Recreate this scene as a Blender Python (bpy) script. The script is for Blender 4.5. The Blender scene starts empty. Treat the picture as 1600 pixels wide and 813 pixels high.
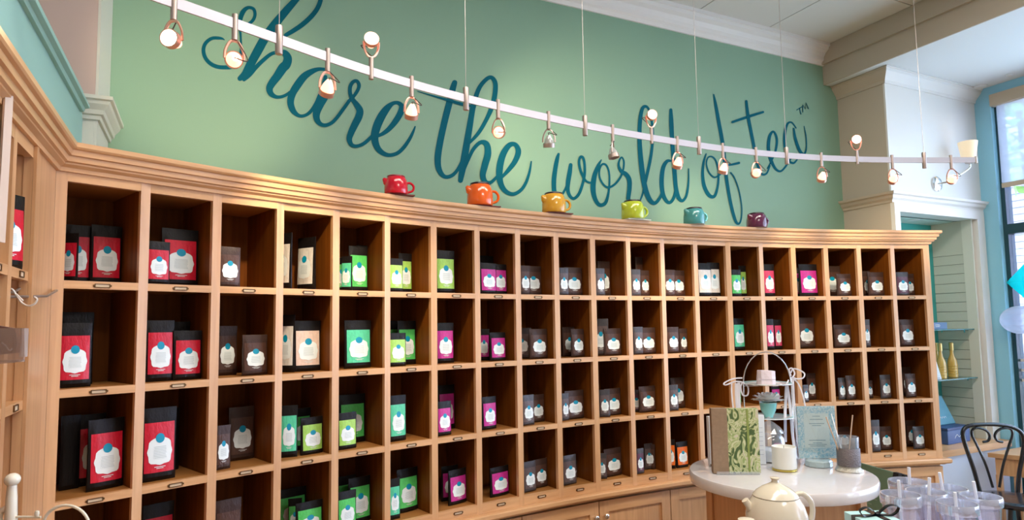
import bpy, math, random
from mathutils import Vector, Matrix
random.seed(7)
PI = math.pi
# ------------------------------------------------------------------ camera
# world axes: +X runs along the lettered wall, +Y into it, Z up; metres
F, PITCH, ROLL, CY, EYE = 1000.0, 0.078225, -0.0154035, 432.34, 1.62
FH = Vector((0.43524, 0.90032, 0)); R0 = Vector((0.90032, -0.43524, 0)); ZU = Vector((0, 0, 1))
FWD = FH*math.cos(PITCH) + ZU*math.sin(PITCH)
UP0 = -FH*math.sin(PITCH) + ZU*math.cos(PITCH)
RT = R0*math.cos(ROLL) + UP0*math.sin(ROLL)
UP = UP0*math.cos(ROLL) - R0*math.sin(ROLL)
scn = bpy.context.scene
col = scn.collection
cam = bpy.data.cameras.new('camera'); camo = bpy.data.objects.new('camera', cam); col.objects.link(camo)
camo.matrix_world = Matrix(((RT.x, UP.x, -FWD.x, 0), (RT.y, UP.y, -FWD.y, 0), (RT.z, UP.z, -FWD.z, EYE), (0, 0, 0, 1)))
cam.sensor_width = 36; cam.lens = F/1600*36; cam.shift_y = (CY-406.5)/1600
cam.clip_start = 0.02; cam.clip_end = 200
scn.camera = camo
# ------------------------------------------------------------------ light
w = bpy.data.worlds.new('world'); scn.world = w; w.use_nodes = True
wn_ = w.node_tree; wn_.nodes.clear()
bgn = wn_.nodes.new('ShaderNodeBackground'); wo = wn_.nodes.new('ShaderNodeOutputWorld')
sky = wn_.nodes.new('ShaderNodeTexSky'); sky.sky_type = 'NISHITA'; sky.sun_disc = False
sky.sun_elevation = math.radians(50); sky.sun_rotation = math.radians(-110); sky.dust_density = 2.0
bgn.inputs['Strength'].default_value = 1.5
wn_.links.new(sky.outputs[0], bgn.inputs[0]); wn_.links.new(bgn.outputs[0], wo.inputs[0])
sun = bpy.data.lights.new('sun', 'SUN'); sun.energy = 5.0; sun.angle = 0.02; sun.color = (1, .96, .9)
suno = bpy.data.objects.new('sun', sun); col.objects.link(suno); suno.rotation_euler = (math.radians(38), 0, math.radians(-70))
def area(name, loc, size, sy, power, color, target=None):
    l = bpy.data.lights.new(name, 'AREA'); l.shape = 'RECTANGLE'; l.size = size; l.size_y = sy; l.energy = power; l.color = color
    o = bpy.data.objects.new(name, l); col.objects.link(o); o.location = loc
    if target: o.rotation_euler = (Vector(target)-Vector(loc)).to_track_quat('-Z', 'Y').to_euler()
    return o
# added unseen fill lights at ceiling height, and daylight through the front windows
area('ceiling_panel_or_fill', (0.2, 0.9, 3.70), 1.2, .6, 28, (1, .92, .82))
area('ceiling_panel_or_fill', (1.5, 1.1, 3.70), 1.2, .6, 30, (1, .92, .82))
area('ceiling_panel_or_fill', (2.9, 1.0, 3.70), 1.2, .6, 38, (1, .92, .82))
area('ceiling_panel_or_fill', (1.4, -1.4, 3.70), 1.2, .6, 36, (1, .92, .82))
area('window_daylight', (5.42, 0.9, 1.9), 3.2, 2.6, 70, (.58, .80, 1), (0, 0.9, 1.7))
scn.view_settings.view_transform = 'Standard'; scn.view_settings.look = 'None'
scn.view_settings.exposure = 0.05; scn.view_settings.gamma = 1.0
scn.view_settings.use_curve_mapping = False
# ------------------------------------------------------------------ rays through the photograph
def ray(px, py):
    a = (px-800)/F; b = (py-CY)/F
    return RT*a - UP*b + FWD
def O(): return Vector((0, 0, EYE))
def onz(px, py, z):
    d = ray(px, py); return O() + d*((z-EYE)/d.z)
def onx(px, py, x):
    d = ray(px, py); return O() + d*(x/d.x)
def ony(px, py, y):
    d = ray(px, py); return O() + d*(y/d.y)
def ond(px, py, dist):           # at forward distance along the level view direction
    d = ray(px, py); return O() + d*(dist/d.dot(FH))
def onseg(px, py, P, n):         # vertical plane through P with normal n
    d = ray(px, py); return O() + d*((P-O()).dot(n)/d.dot(n))
# ------------------------------------------------------------------ materials
MATS = {}
def mat(name, color, rough=.5, metal=0, spec=.5, emit=None, estr=0, trans=0, ior=1.45, alpha=1, coat=0, bump=0, bscale=60, var=0, vscale=8, sheen=0):
    if name in MATS: return MATS[name]
    m = bpy.data.materials.new(name); m.use_nodes = True
    nt = m.node_tree; b = nt.nodes['Principled BSDF']
    b.inputs['Base Color'].default_value = (*color, 1); b.inputs['Roughness'].default_value = rough
    b.inputs['Metallic'].default_value = metal; b.inputs['Specular IOR Level'].default_value = spec
    b.inputs['Transmission Weight'].default_value = trans; b.inputs['IOR'].default_value = ior
    b.inputs['Alpha'].default_value = alpha; b.inputs['Coat Weight'].default_value = coat
    if emit: b.inputs['Emission Color'].default_value = (*emit, 1); b.inputs['Emission Strength'].default_value = estr
    tc = nt.nodes.new('ShaderNodeTexCoord')
    n = nt.nodes.new('ShaderNodeTexNoise'); n.inputs['Scale'].default_value = vscale; n.inputs['Detail'].default_value = 4
    nt.links.new(tc.outputs['Object'], n.inputs['Vector'])
    if var:
        mx = nt.nodes.new('ShaderNodeMix'); mx.data_type = 'RGBA'
        mx.inputs['A'].default_value = (*[c*(1-var) for c in color], 1); mx.inputs['B'].default_value = (*[min(1, c*(1+var)) for c in color], 1)
        nt.links.new(n.outputs['Fac'], mx.inputs['Factor']); nt.links.new(mx.outputs['Result'], b.inputs['Base Color'])
    if bump:
        n2 = nt.nodes.new('ShaderNodeTexNoise'); n2.inputs['Scale'].default_value = bscale; n2.inputs['Detail'].default_value = 5
        nt.links.new(tc.outputs['Object'], n2.inputs['Vector'])
        bp = nt.nodes.new('ShaderNodeBump'); bp.inputs['Strength'].default_value = bump; bp.inputs['Distance'].default_value = .01
        nt.links.new(n2.outputs['Fac'], bp.inputs['Height']); nt.links.new(bp.outputs['Normal'], b.inputs['Normal'])
    MATS[name] = m; return m
def wood(name, c1, c2, vertical, rough=.38):
    m = bpy.data.materials.new(name); m.use_nodes = True; nt = m.node_tree; b = nt.nodes['Principled BSDF']
    tc = nt.nodes.new('ShaderNodeTexCoord'); mp = nt.nodes.new('ShaderNodeMapping')
    mp.inputs['Scale'].default_value = (30, 30, 1.6) if vertical else (2.2, 2.2, 34)
    n = nt.nodes.new('ShaderNodeTexNoise'); n.inputs['Scale'].default_value = 1.6; n.inputs['Detail'].default_value = 7; n.inputs['Distortion'].default_value = .6
    n2 = nt.nodes.new('ShaderNodeTexNoise'); n2.inputs['Scale'].default_value = 1.3; n2.inputs['Detail'].default_value = 2
    add = nt.nodes.new('ShaderNodeMath'); add.operation = 'MULTIPLY_ADD'; add.inputs[1].default_value = .65
    mul = nt.nodes.new('ShaderNodeMath'); mul.operation = 'MULTIPLY'; mul.inputs[1].default_value = .35
    cr = nt.nodes.new('ShaderNodeValToRGB'); cr.color_ramp.elements[0].position = .3; cr.color_ramp.elements[1].position = .68
    cr.color_ramp.elements[0].color = (*c1, 1); cr.color_ramp.elements[1].color = (*c2, 1)
    L = nt.links.new
    L(tc.outputs['Object'], mp.inputs['Vector']); L(mp.outputs[0], n.inputs['Vector']); L(tc.outputs['Object'], n2.inputs['Vector'])
    L(n2.outputs['Fac'], mul.inputs[0]); L(n.outputs['Fac'], add.inputs[0]); L(mul.outputs[0], add.inputs[2]); L(add.outputs[0], cr.inputs['Fac'])
    L(cr.outputs['Color'], b.inputs['Base Color']); b.inputs['Roughness'].default_value = rough
    if rough < .45: b.inputs['Coat Weight'].default_value = .15; b.inputs['Coat Roughness'].default_value = .3
    else: b.inputs['Specular IOR Level'].default_value = .15
    MATS[name] = m; return m
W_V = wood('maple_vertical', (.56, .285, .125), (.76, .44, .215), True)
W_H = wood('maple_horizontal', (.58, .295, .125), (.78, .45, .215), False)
W_SHADE = wood('maple_shaded_interior', (.125, .034, .003), (.24, .072, .007), True, .5)  # same maple, with the shade inside the cubbies put into a darker colour
W_SHADE_H = wood('maple_shaded_shelf', (.30, .12, .03), (.44, .19, .055), False, .5)  # shelf boards behind the face, milder shade in the colour
GREEN = mat('green_wall_paint', (.225, .385, .275), .6, bump=.03, bscale=220)
TEAL = mat('teal_wall_paint', (.30, .52, .47), .6)
TEALB = mat('teal_niche_paint', (.05, .38, .36), .55)
CREAM = mat('cream_wall_paint', (.66, .60, .52), .65)
PINKISH = mat('beige_wall_paint', (.56, .44, .38), .7)
WHITE = mat('white_trim_paint', (.80, .79, .76), .45)
CEIL = mat('ceiling_paint', (.74, .73, .69), .8)
SOFF = mat('beige_soffit_paint', (.50, .44, .36), .7)
LCEIL = mat('pale_ceiling_paint', (.74, .78, .79), .75)
BLUET = mat('pale_blue_wall_paint', (.30, .64, .80), .4)
SLAT = mat('slatwall_laminate', (.56, .58, .50), .5)
GROOVE = mat('dark_groove', (.12, .10, .08), .8)
INK = mat('teal_blue_lettering', (.0, .098, .145), .7, spec=.15)
STEEL = mat('brushed_nickel', (.52, .46, .43), .33, .9)
RAILM = mat('satin_aluminium', (.52, .49, .53), .45, .4)
BRONZE = mat('antique_bronze', (.16, .085, .035), .4, .8)
PAPER = mat('cream_paper', (.72, .55, .36), .7)
BLACK = mat('black_film', (.008, .006, .006), .42, spec=.3, bump=.25, bscale=6)
BROWNF = mat('brown_film', (.050, .026, .020), .4, spec=.35, bump=.25, bscale=6)
GREYF = mat('graphite_film', (.060, .055, .062), .36, .1, bump=.25, bscale=6)
# ------------------------------------------------------------------ mesh builder
BASE = {}
class M:
    def __init__(s): s.v = []; s.f = []; s.mi = []
    def add(s, vs, fs, mi=0):
        o = len(s.v); s.v += [tuple(x) for x in vs]; s.f += [tuple(i+o for i in f) for f in fs]; s.mi += [mi]*len(fs); return s
    def hexa(s, b, t, mi=0):      # four bottom + four top corners
        return s.add(list(b)+list(t), [(3, 2, 1, 0), (4, 5, 6, 7), (0, 1, 5, 4), (1, 2, 6, 5), (2, 3, 7, 6), (3, 0, 4, 7)], mi)
    def box(s, x0, x1, y0, y1, z0, z1, mi=0):
        return s.hexa([(x0, y0, z0), (x1, y0, z0), (x1, y1, z0), (x0, y1, z0)], [(x0, y0, z1), (x1, y0, z1), (x1, y1, z1), (x0, y1, z1)], mi)
    def prism(s, pts, z0, z1, mi=0):     # pts: list of (x,y)
        n = len(pts)
        return s.add([(p[0], p[1], z0) for p in pts]+[(p[0], p[1], z1) for p in pts],
                     [tuple(range(n))[::-1], tuple(range(n, 2*n))]+[(i, (i+1) % n, n+(i+1) % n, n+i) for i in range(n)], mi)
    def lathe(s, prof, c=(0, 0, 0), seg=24, mi=0, M4=None, close=False):
        c = Vector(c); vs = []; fs = []
        for r, z in prof:
            for k in range(seg):
                a = 2*PI*k/seg; p = Vector((r*math.cos(a), r*math.sin(a), z))
                if M4: p = M4 @ p
                vs.append(p+c)
        n = len(prof)
        for j in range(n-1):
            for k in range(seg):
                k2 = (k+1) % seg; fs.append((j*seg+k, j*seg+k2, (j+1)*seg+k2, (j+1)*seg+k))
        if prof[0][0] > 1e-6 and not close: fs.append(tuple(range(seg))[::-1])
        if prof[-1][0] > 1e-6 and not close: fs.append(tuple(range((n-1)*seg, n*seg)))
        return s.add(vs, fs, mi)
    def tube(s, pts, r, seg=8, mi=0, sx=1.0, closed=False, flat=None):
        pts = [Vector(p) for p in pts]; n = len(pts); vs = []; fs = []
        rr = r if isinstance(r, (list, tuple)) else [r]*n
        t0 = (pts[1]-pts[0]).normalized(); ref = Vector(flat) if flat else (Vector((0, 0, 1)) if abs(t0.z) < .9 else Vector((1, 0, 0)))
        u = (ref - t0*ref.dot(t0)).normalized()
        for i in range(n):
            t = (pts[min(i+1, n-1)]-pts[max(i-1, 0)]).normalized()
            if closed: t = (pts[(i+1) % n]-pts[i-1]).normalized()
            if flat: u = Vector(flat)
            u = (u - t*u.dot(t)); u = u.normalized() if u.length > 1e-6 else t.orthogonal().normalized()
            q = t.cross(u)
            for k in range(seg):
                a = 2*PI*k/seg; vs.append(pts[i]+u*(rr[i]*math.cos(a)) + q*(rr[i]*sx*math.sin(a)))
        m = n if closed else n-1
        for i in range(m):
            for k in range(seg):
                i2 = (i+1) % n; k2 = (k+1) % seg
                fs.append((i*seg+k, i*seg+k2, i2*seg+k2, i2*seg+k))
        if not closed: fs += [tuple(range(seg))[::-1], tuple(range((n-1)*seg, n*seg))]
        return s.add(vs, fs, mi)
    def build(s, name, mats, parent=None, smooth=False, local=False, bevel=0, kind=None):
        me = bpy.data.meshes.new(name)
        b = Vector((0, 0, 0)) if (local or parent is None) else BASE.get(parent.name, Vector((0, 0, 0)))
        me.from_pydata([(x-b.x, y-b.y, z-b.z) for x, y, z in s.v], [], s.f)
        mats = mats if isinstance(mats, (list, tuple)) else [mats]
        for m in mats: me.materials.append(m)
        for p, i in zip(me.polygons, s.mi): p.material_index = i; p.use_smooth = smooth
        me.update()
        o = bpy.data.objects.new(name, me); col.objects.link(o)
        if parent: o.parent = parent; BASE[o.name] = b
        if bevel:
            bm = o.modifiers.new('bevel', 'BEVEL'); bm.width = bevel; bm.segments = 2; bm.limit_method = 'ANGLE'
        if smooth:
            try:
                for e in me.edges: pass
                me.set_sharp_from_angle(angle=math.radians(40))
            except Exception: pass
        if kind: o['kind'] = kind
        return o
def tag(o, label, cat, group=None):
    o['label'] = label; o['category'] = cat
    if group: o['group'] = group
    return o
def thing(name, label, cat, loc=(0, 0, 0), group=None, rz=0):
    o = bpy.data.objects.new(name, None); col.objects.link(o); o.location = loc; o.rotation_euler = (0, 0, rz); o.empty_display_size = .05
    BASE[o.name] = Vector(loc); return tag(o, label, cat, group)
def struct(name, m, mt, parent=None, **k):
    o = m.build(name, mt, parent, **k)
    if parent is None: o['kind'] = 'structure'
    return o
def cat_rom(P, k=8):
    out = []; n = len(P)
    for i in range(n-1):
        p0 = P[max(i-1, 0)]; p1 = P[i]; p2 = P[i+1]; p3 = P[min(i+2, n-1)]
        for j in range(k):
            t = j/k
            out.append(tuple(.5*((2*b)+(-a+c)*t+(2*a-5*b+4*c-d)*t*t+(-a+3*b-3*c+d)*t**3) for a, b, c, d in zip(p0, p1, p2, p3)))
    out.append(tuple(P[-1])); return out
def sweep(m, path, prof, i0, i1, side=1, mi=0):
    # path: plan points; prof: (outward, z); mitred; outward = right-hand side of travel * side
    n = len(path); rings = []
    for i in range(i0, i1+1):
        p = Vector(path[i])
        a = (p-Vector(path[i-1])).normalized() if i > 0 else None
        b = (Vector(path[i+1])-p).normalized() if i < n-1 else None
        if a is None: a = b
        if b is None: b = a
        na = Vector((a.y, -a.x))*side; nb = Vector((b.y, -b.x))*side
        mt_ = (na+nb).normalized(); sc = 1/max(.3, mt_.dot(na))
        rings.append([(p.x+mt_.x*o*sc, p.y+mt_.y*o*sc, z) for o, z in prof])
    k = len(prof); vs = [q for r in rings for q in r]; fs = []
    for i in range(len(rings)-1):
        for j in range(k):
            j2 = (j+1) % k; fs.append((i*k+j, i*k+j2, (i+1)*k+j2, (i+1)*k+j))
    fs += [tuple(range(k))[::-1], tuple(range((len(rings)-1)*k, len(rings)*k))]
    m.add(vs, fs, mi)
# ------------------------------------------------------------------ room shell
D = 3.25; CZ = 3.72; LZ = 3.43; X0 = 4.255; X1 = 4.392; NB = 2.88; X3 = 5.493; XL = -.438; NP = 2.922; XB = -3.8
NR = -3.6
struct('floor', M().box(-5, 5.9, -3.8, 3.6, -.1, 0), mat('oak_floor', (.32, .20, .11), .4, var=.25, vscale=3))
struct('wall_back', M().box(-3.8, X3+.2, D, D+.15, 0, CZ+.1), GREEN)
struct('wall_rear', M().box(-5, 5.8, NR-.15, NR, 0, CZ), CREAM)
struct('wall_far_left', M().box(-3.95, -3.8, NR, D, 0, CZ), CREAM)
# ceiling with dark tile joints cut through it (panels are separate slabs with gaps)
xs = [-3.8, -2.66, -2.02, -1.38, -.74, -.10, .54, 1.18, 1.82, 2.46, 2.957, 3.595, X0+.1]
struct('ceiling', M().box(-3.8, X0+.1, NR, D, CZ+.012, CZ+.1), GROOVE)
pc = bpy.data.objects['ceiling']
for i, (a, b) in enumerate(zip(xs[:-1], xs[1:])):
    ys = [NR, -3.2, -1.28, .64, 2.54, D] if True else 0
    for c, d in zip(ys[:-1], ys[1:]):
        if d == D:
            # border strip beside the crown: joints stop short of the wall
            M().box(a+.004, b-.004, c+.004, 3.165, CZ, CZ+.02).build('ceiling_panel_or_fill', CEIL, pc)
        else: M().box(a+.004, b-.004, c+.004, d-.004, CZ, CZ+.02).build('ceiling_panel_or_fill', CEIL, pc)
M().box(-3.8, X0+.1, 3.165, D, CZ, CZ+.02).build('ceiling_border', CEIL, pc)
# white crown moulding along the lettered wall
cp = [(0, CZ-.145), (.012, CZ-.145), (.016, CZ-.12), (.03, CZ-.11), (.034, CZ-.085), (.05, CZ-.06), (.075, CZ-.045), (.08, CZ-.025), (.092, CZ-.022), (.092, CZ), (0, CZ)]
m = M(); sweep(m, [(-3.8, D), (X0, D)], cp, 0, 1); struct('trim_1', m, WHITE)
# dropped soffit (step face) and lower ceiling
m = M(); m.box(X0, X3+.3, NR, D, LZ, LZ+.5); struct('ceiling_lower', m, LCEIL)
m = M(); m.box(X0-.012, X0-.001, NR, D-.001, LZ-.004, LZ+.155); m.box(X0-.03, X0-.001, NR, D-.001, LZ+.155, CZ-.002); m.box(X0-.036, X0-.001, NR, D-.001, LZ+.15, LZ+.162)
struct('trim_2', m, SOFF)
# bay with niche: left side wall, front wall pieces, mouldings
NX0, NX1, NTOP, NBACK, BZ = 4.449, 5.39, 2.395, 3.19, .715
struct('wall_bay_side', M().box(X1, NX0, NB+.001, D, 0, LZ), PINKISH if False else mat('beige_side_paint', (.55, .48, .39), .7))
m = M(); m.box(X1+.0005, NX0, NB-.012, NB+.002, 0, LZ); m.box(NX1, X3, NB-.012, D, 0, LZ); m.box(NX0, NX1, NB-.012, NB+.12, NTOP, LZ)
m.box(NX0, NX1, NB-.012, NB+.02, 0, BZ-.04)
struct('wall_bay_front', m, WHITE)
struct('wall_niche', M().box(NX0, NX1, NBACK, NBACK+.02, BZ, NTOP), TEALB)
struct('ceiling_niche', M().box(NX0, NX1, NB+.1, NBACK, NTOP, NTOP+.02), mat('niche_ceiling_paint', (.6, .72, .66), .7))
# crown of the bay, wrapping the corner
bp = [(0, LZ-.10), (.01, LZ-.10), (.014, LZ-.08), (.03, LZ-.06), (.055, LZ-.03), (.06, LZ-.012), (.07, LZ-.01), (.07, LZ-.001), (0, LZ-.001)]
path = [(X1, D), (X1, NB-.012), (X3, NB-.012)]
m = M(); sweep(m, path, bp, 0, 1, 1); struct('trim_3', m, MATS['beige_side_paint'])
m = M(); sweep(m, path, bp, 1, 2, 1); struct('trim_4', m, WHITE)
cap = [(0, 2.46), (.008, 2.46), (.012, 2.475), (.028, 2.49), (.034, 2.508), (.05, 2.516), (.055, 2.532), (0, 2.532)]
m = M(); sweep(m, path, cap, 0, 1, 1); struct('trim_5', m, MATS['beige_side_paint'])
m = M(); sweep(m, path[:2]+[(X3+.03, NB-.012)], cap, 1, 2, 1); struct('trim_6', m, WHITE)
# casing around the niche
m = M(); m.box(X1, NX0, NB-.03, NB-.011, 0, 2.46); m.box(NX1, X3-.012, NB-.03, NB-.011, 0, 2.46); m.box(NX0, NX1, NB-.03, NB-.011, NTOP, 2.46)
struct('trim_7', m, WHITE)
# niche right side: slatwall boards (each a part) with recessed joints
struct('wall_slat', M().box(NX1-.012, NX1-.001, NB+.06, NBACK, BZ, NTOP), mat('slat_groove', (.22, .23, .19), .7))
pw = bpy.data.objects['wall_slat']
zs = 2.13
M().box(NX1-.025, NX1-.011, NB+.078, NBACK-.001, zs+.003, NTOP).build('slat_board', SLAT, pw)
while zs > BZ+.02:
    M().box(NX1-.025, NX1-.011, NB+.078, NBACK-.001, max(BZ, zs-.0745+.003), zs-.0005).build('slat_board', SLAT, pw); zs -= .0745
M().box(NX1-.03, NX1-.0105, NB+.004, NB+.076, BZ, NTOP).build('edge_board', mat('pale_edge_board', (.68, .70, .62), .5), pw)
# window wall on the right (runs towards the viewer)
def fr(b): return b
WY = 2.755; WZT = 3.34; WZB = .32
m = M(); m.box(X3, X3+.2, WY, NB+.4, 0, LZ); m.box(X3, X3+.2, NR, WY, WZT, LZ); m.box(X3, X3+.2, NR, WY, 0, WZB)
struct('wall_right', m, BLUET)
FR = mat('dark_teal_frame', (.02, .07, .085), .35)
wroot = M().box(X3+.05, X3+.14, WY-.03, WY, WZB, WZT).build('window_1', FR); wroot['kind'] = 'structure'
m = M()
for y0 in (WY-1.25, WY-2.5, WY-3.75): m.box(X3+.05, X3+.14, y0-.04, y0, WZB, WZT)
m.box(X3+.05, X3+.14, WY-5, WY-.03, 2.27, 2.345); m.box(X3+.05, X3+.14, WY-5, WY-.03, WZB, WZB+.06); m.box(X3+.05, X3+.14, WY-5, WY-.03, WZT-.05, WZT)
m.build('window_frame', FR, wroot)
m = M(); m.box(X3+.075, X3+.1, WY-.245, WY-.225, 2.345, 2.62); m.build('glazing_bar', FR, wroot)
GLASS = mat('window_glass', (.95, .98, 1), .02, trans=1, ior=1.01, spec=.2)
M().box(X3+.09, X3+.096, WY-5, WY-.03, WZB+.06, 2.27).build('pane', GLASS, wroot)
M().box(X3+.09, X3+.096, WY-5, WY-.03, 2.345, WZT-.05).build('pane', GLASS, wroot)
# thin clear materials (fresnel mix of see-through and mirror, no refraction)
def clear(name, tint, refl=.06, rough=.03, body=0, bodycol=(1, 1, 1), glow=False):
    m = bpy.data.materials.new(name); m.use_nodes = True; nt = m.node_tree; nt.nodes.clear()
    out = nt.nodes.new('ShaderNodeOutputMaterial'); tr = nt.nodes.new('ShaderNodeBsdfTransparent'); gl = nt.nodes.new('ShaderNodeBsdfGlossy')
    tr.inputs['Color'].default_value = (*tint, 1); gl.inputs['Roughness'].default_value = rough
    fz = nt.nodes.new('ShaderNodeLayerWeight'); fz.inputs['Blend'].default_value = .35
    ma = nt.nodes.new('ShaderNodeMath'); ma.operation = 'MULTIPLY_ADD'; ma.inputs[1].default_value = .7; ma.inputs[2].default_value = refl
    mx = nt.nodes.new('ShaderNodeMixShader'); L = nt.links.new
    L(fz.outputs['Facing'], ma.inputs[0]); L(ma.outputs[0], mx.inputs[0]); L(tr.outputs[0], mx.inputs[1]); L(gl.outputs[0], mx.inputs[2])
    last = mx
    if body:
        df = nt.nodes.new('ShaderNodeBsdfTranslucent' if glow else 'ShaderNodeBsdfDiffuse'); df.inputs['Color'].default_value = (*bodycol, 1)
        m2 = nt.nodes.new('ShaderNodeMixShader'); m2.inputs[0].default_value = body
        L(mx.outputs[0], m2.inputs[1]); L(df.outputs[0], m2.inputs[2]); last = m2
    L(last.outputs[0], out.inputs[0]); MATS[name] = m; return m
PANE = clear('clear_pane', (.93, .97, 1), .04)
for o in bpy.data.objects:
    if o.name.startswith('pane'): o.data.materials[0] = PANE
ZT_ = EYE+.467+.113
# left side of the room: pillar with capital and low teal wall
m = M(); m.box(-3.8, -.40, NP, D-.001, 2.5, CZ); struct('wall_pillar_upper', m, PINKISH)
m = M(); m.box(-3.8, -.40, NP, D-.001, 0, 2.5); m.box(-.3995, -.39, NP+.0005, D-.001, 0, CZ); struct('wall_pillar_lower', m, mat('pale_pillar_paint', (.62, .63, .55), .6))
path = [(-3.0, NP), (-.39, NP), (-.39, D)]
cp2 = [(0, 2.455), (.01, 2.455), (.013, 2.47), (.022, 2.474), (.026, 2.49), (.042, 2.51), (.046, 2.522), (.056, 2.526), (.056, 2.54), (0, 2.54)]
m = M(); sweep(m, path, cp2, 0, 2, 1); struct('trim_8', m, MATS['pale_pillar_paint'])
struct('wall_left', M().box(XL-.12, XL, -3.5, NP-.001, ZT_, 2.53), TEAL)
m = M(); sweep(m, [(XL, -3.5), (XL, NP-.058)], [(0, 2.465), (.012, 2.465), (.016, 2.478), (.03, 2.482), (.03, 2.492), (.008, 2.497), (.008, 2.545), (-.12, 2.545), (-.12, 2.53), (0, 2.53)], 0, 1, 1)
struct('trim_9', m, TEAL)
# ------------------------------------------------------------------ the curved wall of cubbies
E = [((-.382,2.335),(-.192,2.413)),((-.166,2.433),(.025,2.508)),((.054,2.523),(.25,2.589)),((.278,2.607),(.475,2.668)),((.505,2.682),(.707,2.731)),((.736,2.747),(.938,2.794)),((.969,2.8),(1.173,2.837)),((1.203,2.843),(1.407,2.87)),((1.439,2.876),(1.645,2.897)),((1.677,2.901),(1.882,2.916)),((1.915,2.917),(2.122,2.921)),((2.154,2.925),(2.361,2.921)),((2.393,2.925),(2.599,2.914)),((2.631,2.914),(2.837,2.899)),((2.869,2.892),(3.073,2.862)),((3.105,2.861),(3.309,2.828)),((3.34,2.819),(3.541,2.776)),((3.571,2.768),(3.77,2.715)),((3.801,2.707),(3.996,2.641)),((4.027,2.635),(4.223,2.57))]
E = [(Vector(a), Vector(b)) for a, b in E]
HT = EYE+.467; P = .33; T = .0245; DEP = .285
CORN = Vector((-.41, 2.322)); CREnd = Vector((4.262, 2.556))
mid = [CORN] + [(E[i][1]+E[i+1][0])/2 for i in range(19)] + [CREnd]      # frame line, one point per divider
def nrm(c):                                # inward (away from viewer) normal of cubby c
    a, b = E[c]; d = (b-a).normalized(); return Vector((-d.y, d.x))
def nmid(i):
    if i == 0: return nrm(0)
    if i == 20: return nrm(19)
    return (nrm(i-1)+nrm(i)).normalized()
def lev(l): return HT if l == 0 else HT-(l*P-T)        # opening top of row 1, then the bottoms of rows 1..4
cab = thing('cubby_cabinet', 'long curved maple cabinet wall with twenty columns of open cubbies and crown moulding', 'cabinet', (2.2, 3.0, 0))
for i in range(21):
    n = nmid(i)
    if i == 0: a, b = CORN, E[0][0]
    elif i == 20: a, b = E[19][1], CREnd
    else: a, b = E[i-1][1], E[i][0]
    n1 = nrm(max(i-1, 0)); n2 = nrm(min(i, 19)); ft = .02
    z0, z1 = lev(4)-.046, HT+.032
    m = M()
    # face stile, then the thinner board behind it
    A = [a, b, b+n2*ft, a+n1*ft]
    m.hexa([(p.x, p.y, z0) for p in A], [(p.x, p.y, z1) for p in A], 0)
    tb = (b-a)*.08
    B = [a+n1*ft+tb, b+n2*ft-tb, b+n2*DEP-tb, a+n1*DEP+tb]
    m.hexa([(p.x, p.y, z0) for p in B], [(p.x, p.y, z1) for p in B], 1)
    m.build('divider', [W_V, W_SHADE], cab)
def vquad(p, q, z0, z1, n, d0, d1):
    A = [p+n*d0, q+n*d0, q+n*d1, p+n*d1]
    return [(s_.x, s_.y, z0) for s_ in A], [(s_.x, s_.y, z1) for s_ in A]
shelves = {}
for c in range(20):
    a, b = E[c]; n = nrm(c)
    for l in range(5):
        m = M()
        if l == 0: z0, z1 = HT, HT+.032
        elif l == 4: z0, z1 = lev(4)-.046, lev(4)
        else: z0, z1 = lev(l)-T, lev(l)
        bt, tp = vquad(a, b, z0, z1, n, .0005, .02); m.hexa(bt, tp, 0)
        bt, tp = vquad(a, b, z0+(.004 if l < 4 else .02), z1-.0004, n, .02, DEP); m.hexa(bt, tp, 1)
        o = m.build('shelf' if l else 'top_rail', [W_H, W_SHADE_H], cab); shelves[(c+1, l)] = o
    m = M(); bt, tp = vquad(a-(b-a)*.06, b+(b-a)*.06, lev(4)-.046, HT+.03, n, DEP, DEP+.008); m.hexa(bt, tp); m.build('back_panel', W_SHADE, cab)
    # brass card holders on each shelf edge
    t = (b-a).normalized(); c0 = (a+b)/2
    for l in (1, 2, 3, 4):
        zc = lev(l)-T/2-(.001 if l < 4 else .006); hw, hh, tk = .0215, .0062, .0022
        m = M()
        def bar(u0, u1, v0, v1, d=.0035, mi=0):
            bt, tp = vquad(c0+t*u0, c0+t*u1, v0, v1, -n, -.0004, d); m.hexa(bt, tp, mi)
        bar(-hw, hw, zc+hh-tk, zc+hh); bar(-hw, hw, zc-hh, zc-hh+tk); bar(-hw, -hw+tk, zc-hh+tk, zc+hh-tk); bar(hw-tk, hw, zc-hh+tk, zc+hh-tk)
        bar(-hw-.004, -hw, zc-.003, zc+.003, .002); bar(hw, hw+.004, zc-.003, zc+.003, .002)
        bar(-hw+tk, hw-tk, zc-hh+tk, zc+hh-tk, .001, 1)
        m.build('card_holder', [BRONZE, PAPER], shelves[(c+1, l)])
# right end panel and filler
e = CREnd; n = nrm(19)
ZT = HT+.112
crown = [(0, HT+.028), (.010, HT+.028), (.012, HT+.04), (.024, HT+.048), (.024, HT+.053), (.032, HT+.056), (.034, HT+.072), (.042, HT+.074), (.044, HT+.09), (.052, HT+.093), (.056, HT+.098), (.056, ZT), (0, ZT)]
fpath = [(CORN.x, -1.2)] + [tuple(p) for p in mid] + [tuple(CREnd+n*.28)]
m = M(); sweep(m, fpath, crown, 1, len(fpath)-1, 1); m.build('crown_moulding', W_H, cab)
pts = [tuple(p) for p in mid] + [tuple(CREnd+n*DEP), (X1-.002, NB-.06) if False else (4.385, D-.004), (-.385, D-.004), (-.385, 2.93), (-.43, 2.93)]
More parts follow.
